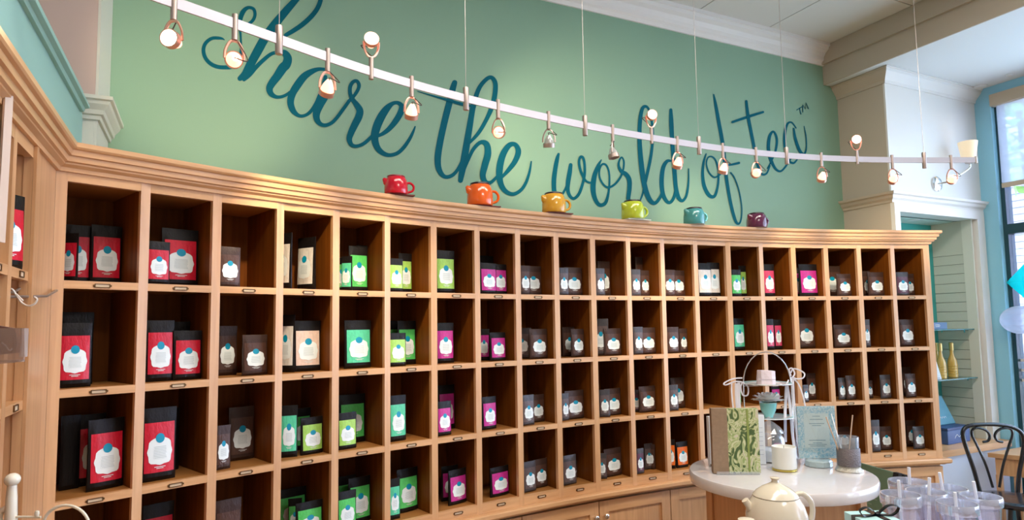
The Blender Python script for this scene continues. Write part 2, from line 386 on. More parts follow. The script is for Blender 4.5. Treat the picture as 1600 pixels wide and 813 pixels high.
# top board reaches back to the lettered wall
m = M(); m.prism([tuple(p) for p in mid] + [tuple(CREnd+n*DEP), (4.37, 2.83), (4.37, D-.004), (-.33, D-.004), (-.33, 2.86), (CORN.x+.003, 2.86)], HT+.095, ZT-.001); m.build('top_board', W_H, cab)
# ledge under the last row
zl = lev(4)-.046
ledge = [(0, zl-.04), (.006, zl-.04), (.014, zl-.034), (.03, zl-.03), (.036, zl-.022), (.036, zl-.006), (.03, zl-.0005), (0, zl-.0005)]
fp2 = [tuple(p) for p in mid] + [tuple(CREnd+n*.28)]
m = M(); sweep(m, fp2, ledge, 0, len(fp2)-1, 1); m.build('ledge_moulding', W_H, cab)
# base cabinets: carcass face and shaker doors with knobs
base = thing('base_cabinet', 'row of maple base cabinets with framed doors below the cubbies', 'cabinet', (2.2, 3.0, 0))
m = M(); m.prism([tuple(p+nmid(i)*.024) for i, p in enumerate(mid)] + [tuple(CREnd+n*DEP)] + [tuple(mid[i]+nmid(i)*DEP) for i in range(19, -1, -1)], .10, zl-.04); m.build('carcass', W_V, base)
m = M(); m.prism([tuple(p+nmid(i)*.07) for i, p in enumerate(mid)] + [tuple(mid[i]+nmid(i)*DEP) for i in range(20, -1, -1)], .0, .0995); m.build('toe_kick', GROOVE, base)
KNOB = mat('polished_nickel', (.75, .72, .68), .15, 1)
for k, c in enumerate(range(0, 20, 2)):
    a = mid[c]; b = mid[c+2]; q = (b-a); t = q.normalized(); nn = Vector((-t.y, t.x)); a = a+t*.003; b = b-t*.003; L_ = (b-a).length
    # follow the bow of the curve
    off = (mid[c+1]-a).dot(nn); z0, z1 = .12, zl-.052; fw = .058
    sh = max(0, -0)+min(0, off)*0
    m = M()
    def fb(u0, u1, v0, v1, d0, d1, mi=0):
        bt, tp = vquad(a+t*u0, a+t*u1, v0, v1, nn, d0, d1); m.hexa(bt, tp, mi)
    fb(0, fw, z0, z1, .001, .0235); fb(L_-fw, L_, z0, z1, .001, .0235)
    fb(fw, L_-fw, z0, z0+fw, .001, .0235, 1); fb(fw, L_-fw, z1-fw, z1, .001, .0235, 1); fb(fw, L_-fw, z0+fw, z1-fw, .012, .0235)
    dr = m.build('door', [W_V, W_H], base)
    kc = a+t*(L_-.03 if k % 2 == 0 else .03)
    m = M(); MX = Matrix(((t.x, 0, -nn.x), (t.y, 0, -nn.y), (0, 1, 0))).to_4x4()
    m.lathe([(.006, 0), (.005, .012), (.007, .016), (.013, .02), (.014, .025), (.009, .03), (0, .031)], (kc.x, kc.y, z1-.075), 12, 0, MX); m.build('knob', KNOB, dr, smooth=True)
# left cabinet unit built into the teal wall, at right angles
LX = CORN.x
lc = thing('side_cabinet', 'maple cubby cabinet built into the teal side wall at far left', 'cabinet', (LX-.15, 1.5, 0))
openings = [(1.874, 2.035), (1.66, 1.842), (1.44, 1.63), (1.23, 1.41)]
stl = [(2.035, 2.318), (1.842, 1.874), (1.63, 1.66), (1.41, 1.44), (1.0, 1.23)]
for a, b in stl:
    m = M(); m.box(LX-.02, LX, a, b, .1, HT+.032, 0); m.box(LX-.28, LX-.0205, a+.002, b-.002, .1, HT+.032, 1) if b-a < .1 else m.box(LX-.28, LX-.0205, a+.002, a+.02, .1, HT+.032, 1)
    o = m.build('divider', [W_V, W_V], lc)
    if b-a > .2 and a > 2:
        M().box(LX+.0005, LX+.008, a+.0005, a+.022, .1, HT+.03).build('edge_bead', W_V, lc)
for a, b in openings:
    for l in range(6):
        z1 = HT+.032 if l == 0 else lev(l); z0 = HT-.004 if l == 0 else lev(l)-T
        m = M(); m.box(LX-.02, LX-.0005, a, b, z0, z1, 0); m.box(LX-.28, LX-.02, a, b, z0+.004, z1-.0005, 1); o = m.build('shelf' if l else 'top_rail', [W_H, W_H], lc)
        if l:
            c0 = (a+b)/2+.01; zc = z0+T/2; m = M()
            for q in ((c0-.02, c0-.017, zc-.008, zc+.008), (c0+.017, c0+.02, zc-.008, zc+.008), (c0-.017, c0+.017, zc+.0055, zc+.008), (c0-.017, c0+.017, zc-.008, zc-.0055)): m.box(LX-.0006, LX+.003, *q, 0)
            m.box(LX-.0006, LX+.001, c0-.017, c0+.017, zc-.0055, zc+.0055, 1); m.build('card_holder', [BRONZE, PAPER], o)
    m = M().box(LX-.288, LX-.28, a-.01, b+.01, .1, HT+.03); m.build('back_panel', W_V, lc)
m = M(); sweep(m, fpath, crown, 0, 1, 1); m.box(LX-.30, LX-.001, -1.2, 2.31, HT+.033, ZT-.002); m.build('crown_moulding', W_H, lc)
# ------------------------------------------------------------------ tea pouches
ROWW = {1: 'top', 2: 'second', 3: 'third', 4: 'lowest'}
ORD = 'first second third fourth fifth sixth seventh eighth ninth tenth eleventh twelfth thirteenth fourteenth fifteenth sixteenth seventeenth eighteenth nineteenth last'.split()
TILE = {'Z3': (80, 260, 2.903), 'Z4': (80, 533, 2.903), 'Z5': (420, 300, 3.126), 'Z6': (420, 553, 3.126), 'Z7': (730, 340, 3.126), 'Z8': (730, 553, 3.126),
        'Y1': (1040, 360, 4.065), 'Y2': (1040, 540, 2.977), 'Y3': (1260, 340, 3.696), 'Y4': (1260, 533, 2.903), 'PX': (0, 0, 1)}
# kind: label film colour, pouch film, description
KIND = {'R': ((.62, .012, .035), BLACK, 'bright red label'), 'G': ((.10, .62, .14), BLACK, 'green label'), 'L': ((.38, .68, .13), BLACK, 'lime green label'),
        'M': ((.10, .62, .36), BLACK, 'mint green label'), 'P': ((.55, .03, .28), BLACK, 'magenta label'), 'K': (None, BLACK, None), 'B': ((.085, .038, .026), BROWNF, 'brown label'),
        'S': ((.12, .085, .085), GREYF, 'grey-brown label'), 'W': ((.78, .74, .68), BLACK, 'white label'), 'C': ((.80, .60, .50), BLACK, 'pale peach label'),
        'O': ((.80, .16, .02), BLACK, 'orange label'), 'V': ((.12, .05, .085), GREYF, 'plum label'), 'I': ((.62, .05, .14), BLACK, 'rose pink label')}
def film(name, colr):
    m = mat(name, colr, .33, spec=.5, bump=.3, bscale=7, var=.22, vscale=14); return m
def badge_mat():
    m = bpy.data.materials.new('printed_badge'); m.use_nodes = True; nt = m.node_tree; b = nt.nodes['Principled BSDF']
    tc = nt.nodes.new('ShaderNodeTexCoord'); sp = nt.nodes.new('ShaderNodeSeparateXYZ'); L = nt.links.new
    L(tc.outputs['Object'], sp.inputs[0])
    def mth(op, a, bb=None):
        n = nt.nodes.new('ShaderNodeMath'); n.operation = op
        for i, x in enumerate((a, bb)):
            if x is None: continue
            if isinstance(x, (int, float)): n.inputs[i].default_value = x
            else: L(x, n.inputs[i])
        return n.outputs[0]
    s = mth('GREATER_THAN', mth('SINE', mth('MULTIPLY', sp.outputs[2], 300)), .25)
    wn2 = nt.nodes.new('ShaderNodeTexNoise'); wn2.inputs['Scale'].default_value = 38; L(tc.outputs['Object'], wn2.inputs['Vector'])
    inx = mth('LESS_THAN', mth('ABSOLUTE', sp.outputs[0]), mth('ADD', .12, mth('MULTIPLY', wn2.outputs['Fac'], .12)))
    inz = mth('MULTIPLY', mth('GREATER_THAN', sp.outputs[2], .30), mth('LESS_THAN', sp.outputs[2], .47))
    f = mth('MULTIPLY', mth('MULTIPLY', s, mth('MULTIPLY', inx, inz)), .55)
    mx = nt.nodes.new('ShaderNodeMix'); mx.data_type = 'RGBA'; L(f, mx.inputs['Factor'])
    mx.inputs['A'].default_value = (.86, .94, .95, 1); mx.inputs['B'].default_value = (.25, .36, .38, 1)
    L(mx.outputs['Result'], b.inputs['Base Color']); b.inputs['Roughness'].default_value = .45
    return m
BADGE = badge_mat(); SEAL = mat('blue_seal', (.0, .30, .48), .4); SILV = mat('pale_print', (.75, .78, .76), .4)
def fy(u, v):       # front face of the unit pouch: u in -.5...5, v in 0..1
    prof = .5*(.30*(1-v)**.55*min(1, 12*(v+.02)) if v < .93 else .012) + .012
    edge = max(0, 1-abs(2*u)**4)
    return -(.012 + (prof-.012)*(.18+.82*edge) + .010*math.sin(9*u+5*v)*(v*(1-v))*2)
def pouch_mesh(filmm):
    m = M(); NU, NV = 10, 12; us = [-.5+i/NU for i in range(NU+1)]; vs = [0, .02, .06, .12, .2, .3, .42, .54, .66, .78, .86, .92, 1.0]
    def sh(u, v): return u*(1-.03*math.sin(PI*v))
    F_ = [[(sh(u, v), fy(u, v), v) for u in us] for v in vs]; B_ = [[(sh(u, v), -fy(-u, v)*.9, v) for u in us] for v in vs]
    vv = [p for r in F_ for p in r] + [p for r in B_ for p in r]; W1 = NU+1; K = W1*len(vs); f = []
    for j in range(len(vs)-1):
        for i in range(NU):
            f.append((j*W1+i, j*W1+i+1, (j+1)*W1+i+1, (j+1)*W1+i)); f.append((K+j*W1+i+1, K+j*W1+i, K+(j+1)*W1+i, K+(j+1)*W1+i+1))
        for i, s_ in ((0, 1), (NU, -1)):
            q = (j*W1+i, (j+1)*W1+i, K+(j+1)*W1+i, K+j*W1+i); f.append(q if s_ > 0 else q[::-1])
    T_ = (len(vs)-1)*W1
    for i in range(NU):
        f.append((T_+i, T_+i+1, K+T_+i+1, K+T_+i)); f.append((i+1, i, K+i, K+i+1))
    m.add(vv, f)
    # zip ridges near the top seal
    for zz in (.885, .905): m.box(-.47, .47, -.03, -.012, zz, zz+.007)
    return m
def patch(u0, u1, v0, v1, off, nu=8, nv=8):
    m = M(); vs = []; f = []
    for j in range(nv+1):
        for i in range(nu+1):
            u = u0+(u1-u0)*i/nu; v = v0+(v1-v0)*j/nv; vs.append((u, fy(u, v)-off, v))
    for j in range(nv):
        for i in range(nu): f.append((j*(nu+1)+i, j*(nu+1)+i+1, (j+1)*(nu+1)+i+1, (j+1)*(nu+1)+i))
    m.add(vs, f); return m
def blob(poly, off):
    m = M(); c = (sum(p[0] for p in poly)/len(poly), sum(p[1] for p in poly)/len(poly)); n = len(poly)
    vs = [(c[0], fy(*c)-off, c[1])] + [(p[0]*.5+c[0]*.5, fy(p[0]*.5+c[0]*.5, p[1]*.5+c[1]*.5)-off, p[1]*.5+c[1]*.5) for p in poly] + [(p[0], fy(*p)-off, p[1]) for p in poly]
    f = [(0, 1+i, 1+(i+1) % n) for i in range(n)] + [(1+i, 1+n+i, 1+n+(i+1) % n, 1+(i+1) % n) for i in range(n)]
    m.add(vs, f); return m
def badge_poly(cu=0, cv=.40, rx=.345, rz=.175):
    pts = []
    for k in range(36):
        a = 2*PI*k/36; c_, s_ = math.cos(a), math.sin(a)
        r = 1/((abs(c_)**3.2+abs(s_)**3.2)**(1/3.2)) * (1+.045*math.cos(8*a))
        z = r*s_*rz
        if s_ > .75: z += .035*(s_-.75)/.25
        pts.append((cu+r*c_*rx, cv+z))
    return pts
PROTO = {}
def proto(kind):
    colr, fm, desc = KIND[kind]
    r = pouch_mesh(fm).build('tea_pouch', fm, smooth=True)
    parts = [r]
    if colr:
        lab = patch(-.43, .43, .12, .80, .008).build('label_panel', film('label_film_'+desc.split()[0]+desc.split()[-2], colr), r, smooth=True, local=True)
        bd = blob(badge_poly(), .018).build('badge', BADGE, lab, smooth=True, local=True)
        pts = [(.13*math.cos(2*PI*k/20), .585+.066*math.sin(2*PI*k/20)) for k in range(20)]
        sl = blob(pts, .026).build('seal', SEAL, lab, smooth=True, local=True)
        m = M(); 
        for u0, u1, v in ((-.16, .16, .19), (-.10, .10, .17)): m.add([(u0, fy(0, v)-.016, v), (u1, fy(0, v)-.016, v), (u1, fy(0, v+.01)-.016, v+.009), (u0, fy(0, v+.01)-.016, v+.009)], [(0, 1, 2, 3)])
        tl = m.build('caption', SILV, lab, local=True)
        bd.hide_render = False
    PROTO[kind] = r; return r
def copy_tree(o, parent=None):
    c = o.copy(); col.objects.link(c); c.parent = parent
    for ch in list(o.children): copy_tree(ch, c)
    return c
used = set()
def pouch(kind, loc, wid, hgt, rz, label, group='tea pouches in the cubbies', lean=0):
    if kind not in PROTO: proto(kind)
    r = PROTO[kind]
    if kind in used: r = copy_tree(r)
    used.add(kind)
    r.location = loc; r.rotation_euler = (lean, 0, rz); r.scale = (wid, min(wid, .11), hgt)
    tag(r, label, 'pouch', group); return r
BAGS = [  # tile, column, row, left, right, top, depth, kind, yaw
('Z3',1,1,66,135,300,.07,'R',-48),('Z3',1,1,75,190,265,.17,'R',-8),('Z3',1,1,190,330,268,.15,'R',0),
('PX',1,2,94,147,505,.05,'R',-4),('PX',1,2,97,150,488,.15,'R',-4),
('PX',1,3,147,206,655,.05,'R',8),('PX',1,3,125,168,648,.16,'R',0),('PX',1,3,97,128,650,.15,'K',0),
('Z3',2,1,440,548,340,.03,'R',3),('Z3',2,1,525,690,285,.10,'R',0),('Z3',2,1,600,705,290,.19,'R',0),
('PX',2,2,231,275,501,.06,'R',0),('PX',2,2,276,320,517,.05,'R',0),('PX',2,2,276,318,503,.16,'R',0),
('PX',2,3,225,279,638,.04,'R',0),('PX',2,3,232,284,640,.17,'K',0),('PX',2,4,226,275,788,.13,'R',0),
('Z3',3,1,765,865,365,.04,'B',0),('Z3',3,2,882,995,765,.05,'B',0),('Z3',3,2,758,850,725,.14,'B',0),
('Z4',3,3,750,822,385,.04,'B',6),('Z4',3,3,820,935,300,.16,'B',0),('Z4',3,4,750,870,722,.05,'B',0),
('Z5',4,1,84,128,195,.05,'W',-72),('Z5',4,1,200,246,215,.05,'W',-74),
('Z5',4,2,84,140,600,.06,'W',-58),('Z5',4,2,160,290,630,.08,'C',0),
('Z6',4,3,72,150,255,.05,'M',-20),('Z6',4,3,180,290,310,.05,'L',4),('Z6',4,3,150,235,265,.17,'G',0),
('Z6',4,4,85,220,655,.20,'G',0),('Z6',4,4,160,290,722,.05,'G',0),('Z6',4,4,108,170,712,.12,'G',-25),
('Z5',5,1,346,392,320,.06,'G',-40),('Z5',5,1,378,415,312,.03,'M',-55),('Z5',5,1,398,490,265,.12,'G',0),('Z5',5,1,488,538,265,.15,'G',0),
('Z5',5,2,378,508,628,.07,'M',0),('Z6',5,3,342,438,290,.04,'L',4),('Z6',5,3,352,480,200,.16,'G',0),
('Z6',5,4,340,438,675,.04,'G',5),('Z6',5,4,438,548,600,.10,'G',5),('Z6',5,4,342,430,600,.19,'G',0),
('Z5',6,1,592,660,325,.04,'L',0),('Z5',6,1,640,704,300,.13,'L',0),
('Z5',6,2,592,680,690,.04,'L',4),('Z5',6,2,668,755,630,.12,'G',0),('Z5',6,2,590,660,630,.19,'G',0),
('Z6',6,3,594,680,205,.05,'M',4),('Z6',6,4,592,645,612,.04,'M',0),('Z6',6,4,635,745,565,.09,'G',8),
('Z5',7,1,820,915,285,.08,'L',0),('Z5',7,2,822,910,640,.08,'P',0),
('Z6',7,3,826,900,235,.03,'P',5),('Z6',7,3,890,968,150,.18,'P',0),('Z6',7,4,885,985,570,.05,'P',12),('Z6',7,4,850,930,550,.14,'P',0),
('Z7',8,1,68,152,222,.04,'P',3),('Z7',8,1,146,216,228,.06,'P',4),('Z7',8,1,85,178,188,.19,'K',0),
('Z7',8,2,118,198,562,.05,'P',5),('Z7',8,2,68,115,545,.12,'P',-25),
('Z8',8,3,78,155,212,.04,'P',9),('Z8',8,4,130,232,555,.05,'P',10),
('Z7',9,1,260,312,235,.07,'B',0),('Z7',9,1,315,402,238,.10,'B',0),('Z7',9,2,272,325,540,.08,'S',-55),('Z7',9,2,330,420,545,.05,'B',3),
('Z8',9,3,272,335,203,.03,'S',5),('Z8',9,3,332,402,200,.09,'B',5),('Z8',9,4,278,348,530,.03,'S',9),('Z8',9,4,350,422,515,.07,'B',8),
('Z7',10,1,450,498,245,.04,'S',0),('Z7',10,1,520,605,245,.06,'B',0),('Z7',10,2,470,530,535,.14,'B',0),('Z7',10,2,525,592,545,.05,'B',5),
('Z8',10,3,463,502,195,.05,'S',5),('Z8',10,3,502,600,180,.06,'B',5),('Z8',10,4,470,548,500,.03,'S',9),('Z8',10,4,540,592,520,.15,'B',0),
('Z7',11,1,630,678,248,.04,'S',4),('Z7',11,1,680,740,215,.14,'B',0),('Z7',11,2,645,698,495,.05,'S',-38),('Z7',11,2,702,785,542,.05,'B',0),
('Z8',11,3,658,702,178,.03,'S',-20),('Z8',11,3,702,785,170,.06,'B',5),('Z8',11,4,650,686,490,.04,'S',-30),('Z8',11,4,685,780,465,.06,'B',8),
('Z7',12,1,803,850,253,.04,'S',0),('Z7',12,1,847,893,258,.08,'B',0),('Z7',12,1,885,920,195,.16,'B',0),
('Z7',12,2,815,862,535,.05,'S',0),('Z7',12,2,862,940,538,.05,'B',0),('Z8',12,3,826,866,180,.08,'V',-45),('Z8',12,3,857,942,160,.06,'B',5),
('Z8',12,4,828,868,465,.04,'V',5),('Z8',12,4,868,908,440,.11,'S',0),('Z8',12,4,905,932,445,.09,'B',-50),
('Y1',13,1,-10,68,250,.05,'B',0),('Y1',13,1,75,165,255,.07,'B',0),('Y1',13,2,12,90,615,.04,'B',0),('Y1',13,2,90,142,625,.07,'B',0),
('Y2',13,3,20,62,185,.04,'S',-5),('Y2',13,3,54,118,150,.11,'B',0),('Y2',13,4,20,48,440,.05,'O',-35),('Y2',13,4,54,112,450,.05,'O',5),
('Y1',14,1,208,298,208,.04,'W',0),('Y1',14,1,302,376,205,.045,'W',-4),
('Y1',15,1,418,484,250,.04,'G',0),('Y1',15,1,478,524,225,.12,'L',0),('Y1',15,2,432,515,560,.08,'M',9),('Y2',15,3,324,352,192,.08,'G',0),
('Y1',16,1,622,696,215,.08,'I',0),('Y1',16,2,640,690,565,.05,'I',0),('Y1',16,2,692,738,568,.08,'I',0),('Y2',16,3,495,535,190,.08,'P',0),('Y2',16,4,505,550,440,.10,'P',0),
('Y1',17,1,880,995,215,.05,'P',0),('Y1',17,1,836,882,235,.12,'P',-40),('Y1',17,2,860,975,555,.10,'B',0),
('Y2',17,3,640,668,185,.04,'S',4),('Y2',17,3,662,705,130,.12,'B',0),
('Y3',18,1,192,278,325,.04,'B',3),('Y3',18,1,152,262,280,.14,'B',0),('Y3',18,2,180,280,620,.07,'B',0),
('Y4',18,3,146,180,168,.06,'S',0),('Y4',18,3,182,230,158,.04,'B',5),('Y4',18,4,160,215,392,.14,'B',0),
('Y3',19,1,372,468,315,.05,'B',3),('Y3',19,1,325,372,310,.13,'B',0),('Y3',19,2,330,368,590,.07,'S',0),
('Y4',19,3,276,302,180,.09,'B',0),('Y4',19,3,338,390,155,.04,'S',7),('Y4',19,4,292,334,360,.03,'S',0),('Y4',19,4,336,390,390,.07,'B',0),
('Y3',20,1,520,595,315,.05,'V',0),('Y3',20,1,598,656,325,.08,'B',0),('Y3',20,2,540,632,590,.06,'B',3),
('Y4',20,3,452,504,150,.05,'B',5),('Y4',20,3,434,478,120,.16,'B',0),('Y4',20,4,488,545,390,.05,'S',7),('Y4',20,4,455,498,362,.14,'B',0)]
cells = {}
for i, bgd in enumerate(BAGS): cells.setdefault((bgd[1], bgd[2]), []).append(i)
for i, (tl, c, r, xl, xr, yt, dp, kd, yaw) in enumerate(BAGS):
    ox, oy, s_ = TILE[tl]; xl = ox+xl/s_; xr = ox+xr/s_; yt = oy+yt/s_
    a, b = E[c-1]; n = nrm(c-1); n3 = Vector((n.x, n.y, 0)); t = (b-a).normalized()
    Pp = Vector((a.x+n.x*dp, a.y+n.y*dp, 0)); zsh = lev(r)
    pl = onseg(xl, yt, Pp, n3); pr = onseg(xr, yt, Pp, n3); ul = (Vector(pl[:2])-a).dot(t); ur = (Vector(pr[:2])-a).dot(t)
    cw = (b-a).length; wid = ur-ul; uc = (ul+ur)/2; cy = abs(math.cos(math.radians(yaw))); 
    if cy < .9: wid = min(.145, wid/max(cy+.12*abs(math.sin(math.radians(yaw))), .35)); 
    hgt = min((pl.z+pr.z)/2 - zsh, .29); hgt = max(hgt, .08)
    ext = wid/2*cy + (wid*.1 if cy < .9 else 0)
    uc = max(min(uc, cw-ext-.003), ext+.003)
    th = min(wid, .11)*.17
    depc = min(dp+th+abs(math.sin(math.radians(yaw)))*wid/2, DEP-th-.004-abs(math.sin(math.radians(yaw)))*wid/2)
    q = a+t*uc+n*depc
    rz = math.atan2(t.y, t.x)+math.radians(yaw)
    cell = sorted(cells[(c, r)], key=lambda k: BAGS[k][3]+BAGS[k][4]); k = cell.index(i); nn_ = len(cell)
    pos = '' if nn_ == 1 else (('left one' if k == 0 else 'right one') if nn_ == 2 else ['leftmost', 'middle one', 'rightmost'][k] if nn_ == 3 else ['leftmost', 'second from left', 'third from left', 'rightmost'][k])
    ds = KIND[kd][2]; colw = ORD[c-1] if c < 20 else 'last'
    lb = ('dark tea pouch with '+ds if ds else 'plain black tea pouch') + ', ' + (pos+' in ' if pos else 'in ') + colw + ' cubby of ' + ROWW[r] + ' row'
    pouch(kd, (q.x, q.y, zsh+.0005), wid, hgt, rz, lb)
pouch('R', (LX-.036, 1.963, lev(1)+.0005), .105, .19, math.radians(60), 'dark tea pouch with bright red label in top row of the side cabinet', 'tea pouches in the side cabinet')
pouch('R', (LX-.10, 1.79, lev(3)+.0005), .11, .17, math.radians(90+10), 'dark tea pouch with red label low in the side cabinet', 'tea pouches in the side cabinet')
# ------------------------------------------------------------------ painted lettering on the wall: share the world of tea
ta = lambda P: [(300+x/7.26, y/7.26, w/7.26) for x, y, w in P]
tb_ = lambda P: [(300+x/7.26, 80+y/7.26, w/7.26) for x, y, w in P]
tc_ = lambda P: [(440+x/6.255, 120+y/6.255, w/6.255) for x, y, w in P]
td = lambda P: [(660+x/4.067, 110+y/4.067, w/4.067) for x, y, w in P]
te = lambda P: [(850+x/7.394, 220+y/7.394, w/7.394) for x, y, w in P]
tf = lambda P: [(970+x/4.514, 150+y/4.514, w/4.514) for x, y, w in P]
tg = lambda P: [(1080+x/3.695, 140+y/3.695, w/3.695) for x, y, w in P]
LET = [
('s', [ta([(368,452,10),(340,438,26),(300,432,36),(240,432,38),(190,455,40),(148,500,42),(130,560,44),(140,630,44),(175,690,44),(230,735,46),(300,760,46),(380,765,46),(450,760,46),(515,730,46),(550,660,44),(556,550,30),(553,430,24),(545,320,32),(548,230,46),(570,150,56),(610,100,46),(655,85,36),(700,105,36),(715,160,38),(700,215,38),(665,255,36),(610,285,32),(565,300,28)])]),
('h', [ta([(545,890,60),(600,840,80),(650,755,96),(700,660,100),(750,570,104),(810,460,104),(860,385,104),(930,290,100),(1010,190,92),(1100,85,84),(1200,-25,66),(1300,-130,50),(1380,-170,44),(1445,-110,46),(1462,-20,50),(1425,90,54),(1350,190,56),(1250,280,56),(1150,348,52),(1065,398,46)]),
       ta([(590,905,40),(650,850,52),(720,770,50),(800,690,46),(900,612,42),(990,592,44),(1050,600,70),(1085,660,96),(1070,730,104)])+tb_([(1030,190,108),(970,280,98),(910,360,88),(880,420,80),(895,480,64),(950,518,44),(1010,518,36),(1070,495,36),(1120,460,36)])]),
('a', [tb_([(1500,205,36),(1430,205,44),(1350,235,66),(1270,290,84),(1200,380,90),(1140,480,84),(1118,580,78),(1145,670,66),(1200,725,44),(1260,735,38),(1330,700,40),(1400,610,46),(1450,510,54),(1490,400,50),(1515,290,40)]),
       tc_([(440,130,60),(415,200,80),(375,270,80),(342,350,74),(345,415,60),(380,462,42),(430,474,36),(490,450,36),(540,400,36),(600,320,36),(665,230,34)])]),
('r', [tc_([(655,240,34),(705,190,34),(745,130,34),(758,80,34),(735,42,34),(700,50,36),(672,95,38),(670,160,38),(695,220,42),(735,275,56),(765,330,68),(755,390,72),(715,470,70),(680,545,64),(662,610,54),(685,665,40),(735,678,34),(800,655,36),(860,605,36),(905,560,36)])]),
('e', [tc_([(940,580,30),(1000,550,40),(1060,500,50),(1120,425,60),(1165,345,62),(1172,285,50),(1135,255,38),(1085,262,40),(1030,310,66),(975,390,80),(930,490,82),(910,590,74),(930,680,62),(980,740,50),(1050,766,38),(1130,748,38),(1195,690,38),(1250,610,34),(1285,540,26),(1305,488,14)])]),
('t', [td([(205,78,34),(192,120,40),(170,210,42),(140,330,42),(112,460,42),(98,560,42),(106,630,36),(140,675,26),(185,670,24),(225,630,22),(262,560,22)]), td([(-30,133,5),(60,160,10),(160,188,17),(250,214,20),(335,232,12)])]),
('h', [td([(242,700,32),(258,610,44),(280,480,44),(300,360,40),(325,220,34),(360,115,28),(405,58,26),(440,46,26),(464,85,30),(458,170,32),(435,250,30),(400,325,26),(355,400,24),(300,460,18)]),
       td([(262,640,18),(290,570,22),(325,500,24),(370,458,26),(408,470,38),(416,530,44),(398,600,44),(384,665,38),(400,708,30),(435,712,22),(480,670,18)])]),
('e', [td([(505,680,18),(550,630,28),(590,575,34),(610,515,36),(590,472,28),(550,478,34),(510,540,42),(490,630,44),(495,710,38),(525,765,30),(575,787,24),(625,762,22),(660,710,20),(682,640,16),(692,580,9)])]),
('w', [te([(168,155,30),(150,220,48),(128,340,54),(114,470,56),(120,590,52),(150,660,40),(200,630,30),(240,570,26),(270,500,26)]), te([(308,280,44),(296,370,54),(278,480,54),(275,570,46),(300,640,38),(345,668,34),(400,620,36),(440,520,34),(468,400,32),(470,290,30),(455,205,30),(425,185,30),(405,240,30),(418,330,32),(450,410,32),(490,470,26),(560,490,24)])]),
('o', [te([(662,222,14),(625,290,40),(585,400,56),(567,530,62),(580,640,54),(620,725,46),(665,745,44),(715,710,40),(745,600,28),(757,460,22),(748,350,22),(715,280,24),(670,275,24),(640,340,22),(645,430,22),(690,510,24),(745,540,26),(810,510,26),(865,450,26),(905,380,24)])]),
('r', [te([(895,395,22),(918,320,22),(922,240,22),(898,192,20),(870,230,22),(863,290,30),(890,350,40),(945,385,50),(985,450,54),(988,550,52),(975,660,48),(972,760,42)])]),
('l', [tf([(135,745,10),(160,670,16),(182,570,22),(208,450,22),(222,350,20),(225,240,18),(210,130,14),(185,78,18),(155,85,24),(138,160,28),(132,280,30),(138,410,34),(150,520,36),(170,640,36),(200,725,34),(238,757,26),(275,720,22),(295,670,16)])]),
('d', [tf([(352,458,16),(325,462,24),(298,510,30),(288,610,32),(300,700,30),(335,752,24),(368,730,22),(388,660,20),(390,560,14)]), tf([(353,98,22),(356,180,32),(362,300,30),(370,420,28),(380,540,30),(388,640,30),(405,712,30),(432,740,22),(462,705,18),(477,620,14),(479,515,8)])]),
('o', [tg([(86,372,8),(72,420,14),(66,490,18),(76,560,22),(105,612,22),(135,615,18),(153,560,14),(158,490,11),(148,425,10),(125,390,9),(98,392,9),(88,430,9),(104,480,9),(135,507,10),(168,490,10)])]),
('f', [tg([(130,30,9),(142,90,18),(160,190,21),(180,300,22),(192,400,21),(205,520,20),(225,640,19),(248,735,18),(268,775,14),(287,755,9),(292,680,8),(275,580,8),(250,510,8),(228,480,8)]), tg([(190,440,8),(235,433,12),(276,424,14)])]),
('t', [tg([(318,68,16),(328,150,19),(345,240,19),(365,340,18),(382,425,16),(405,485,13),(435,485,10),(455,440,8)]), tg([(238,188,13),(290,170,15),(350,150,16),(415,130,13)])]),
('e', [tg([(440,455,8),(465,410,9),(488,350,13),(494,285,15),(475,243,12),(453,270,18),(446,340,20),(458,400,20),(485,455,15),(515,472,12),(545,445,11),(575,400,10)])]),
('a', [tg([(605,222,8),(580,190,9),(555,200,13),(540,260,18),(542,340,17),(560,405,14),(590,425,12),(615,400,8)]), tg([(592,225,10),(602,285,17),(625,350,18),(650,373,14),(665,340,8),(663,270,7),(652,212,4)])]),
('TM', [tg([(609,118,5),(640,100,5)]), tg([(626,107,5),(634,142,5)]), tg([(645,130,4),(645,88,4),(660,112,4),(664,76,4),(678,110,4)])]),
]
let = thing('wall_lettering', 'dark teal handwritten script lettering painted large across the green wall', 'lettering', (2, D, 2.6))
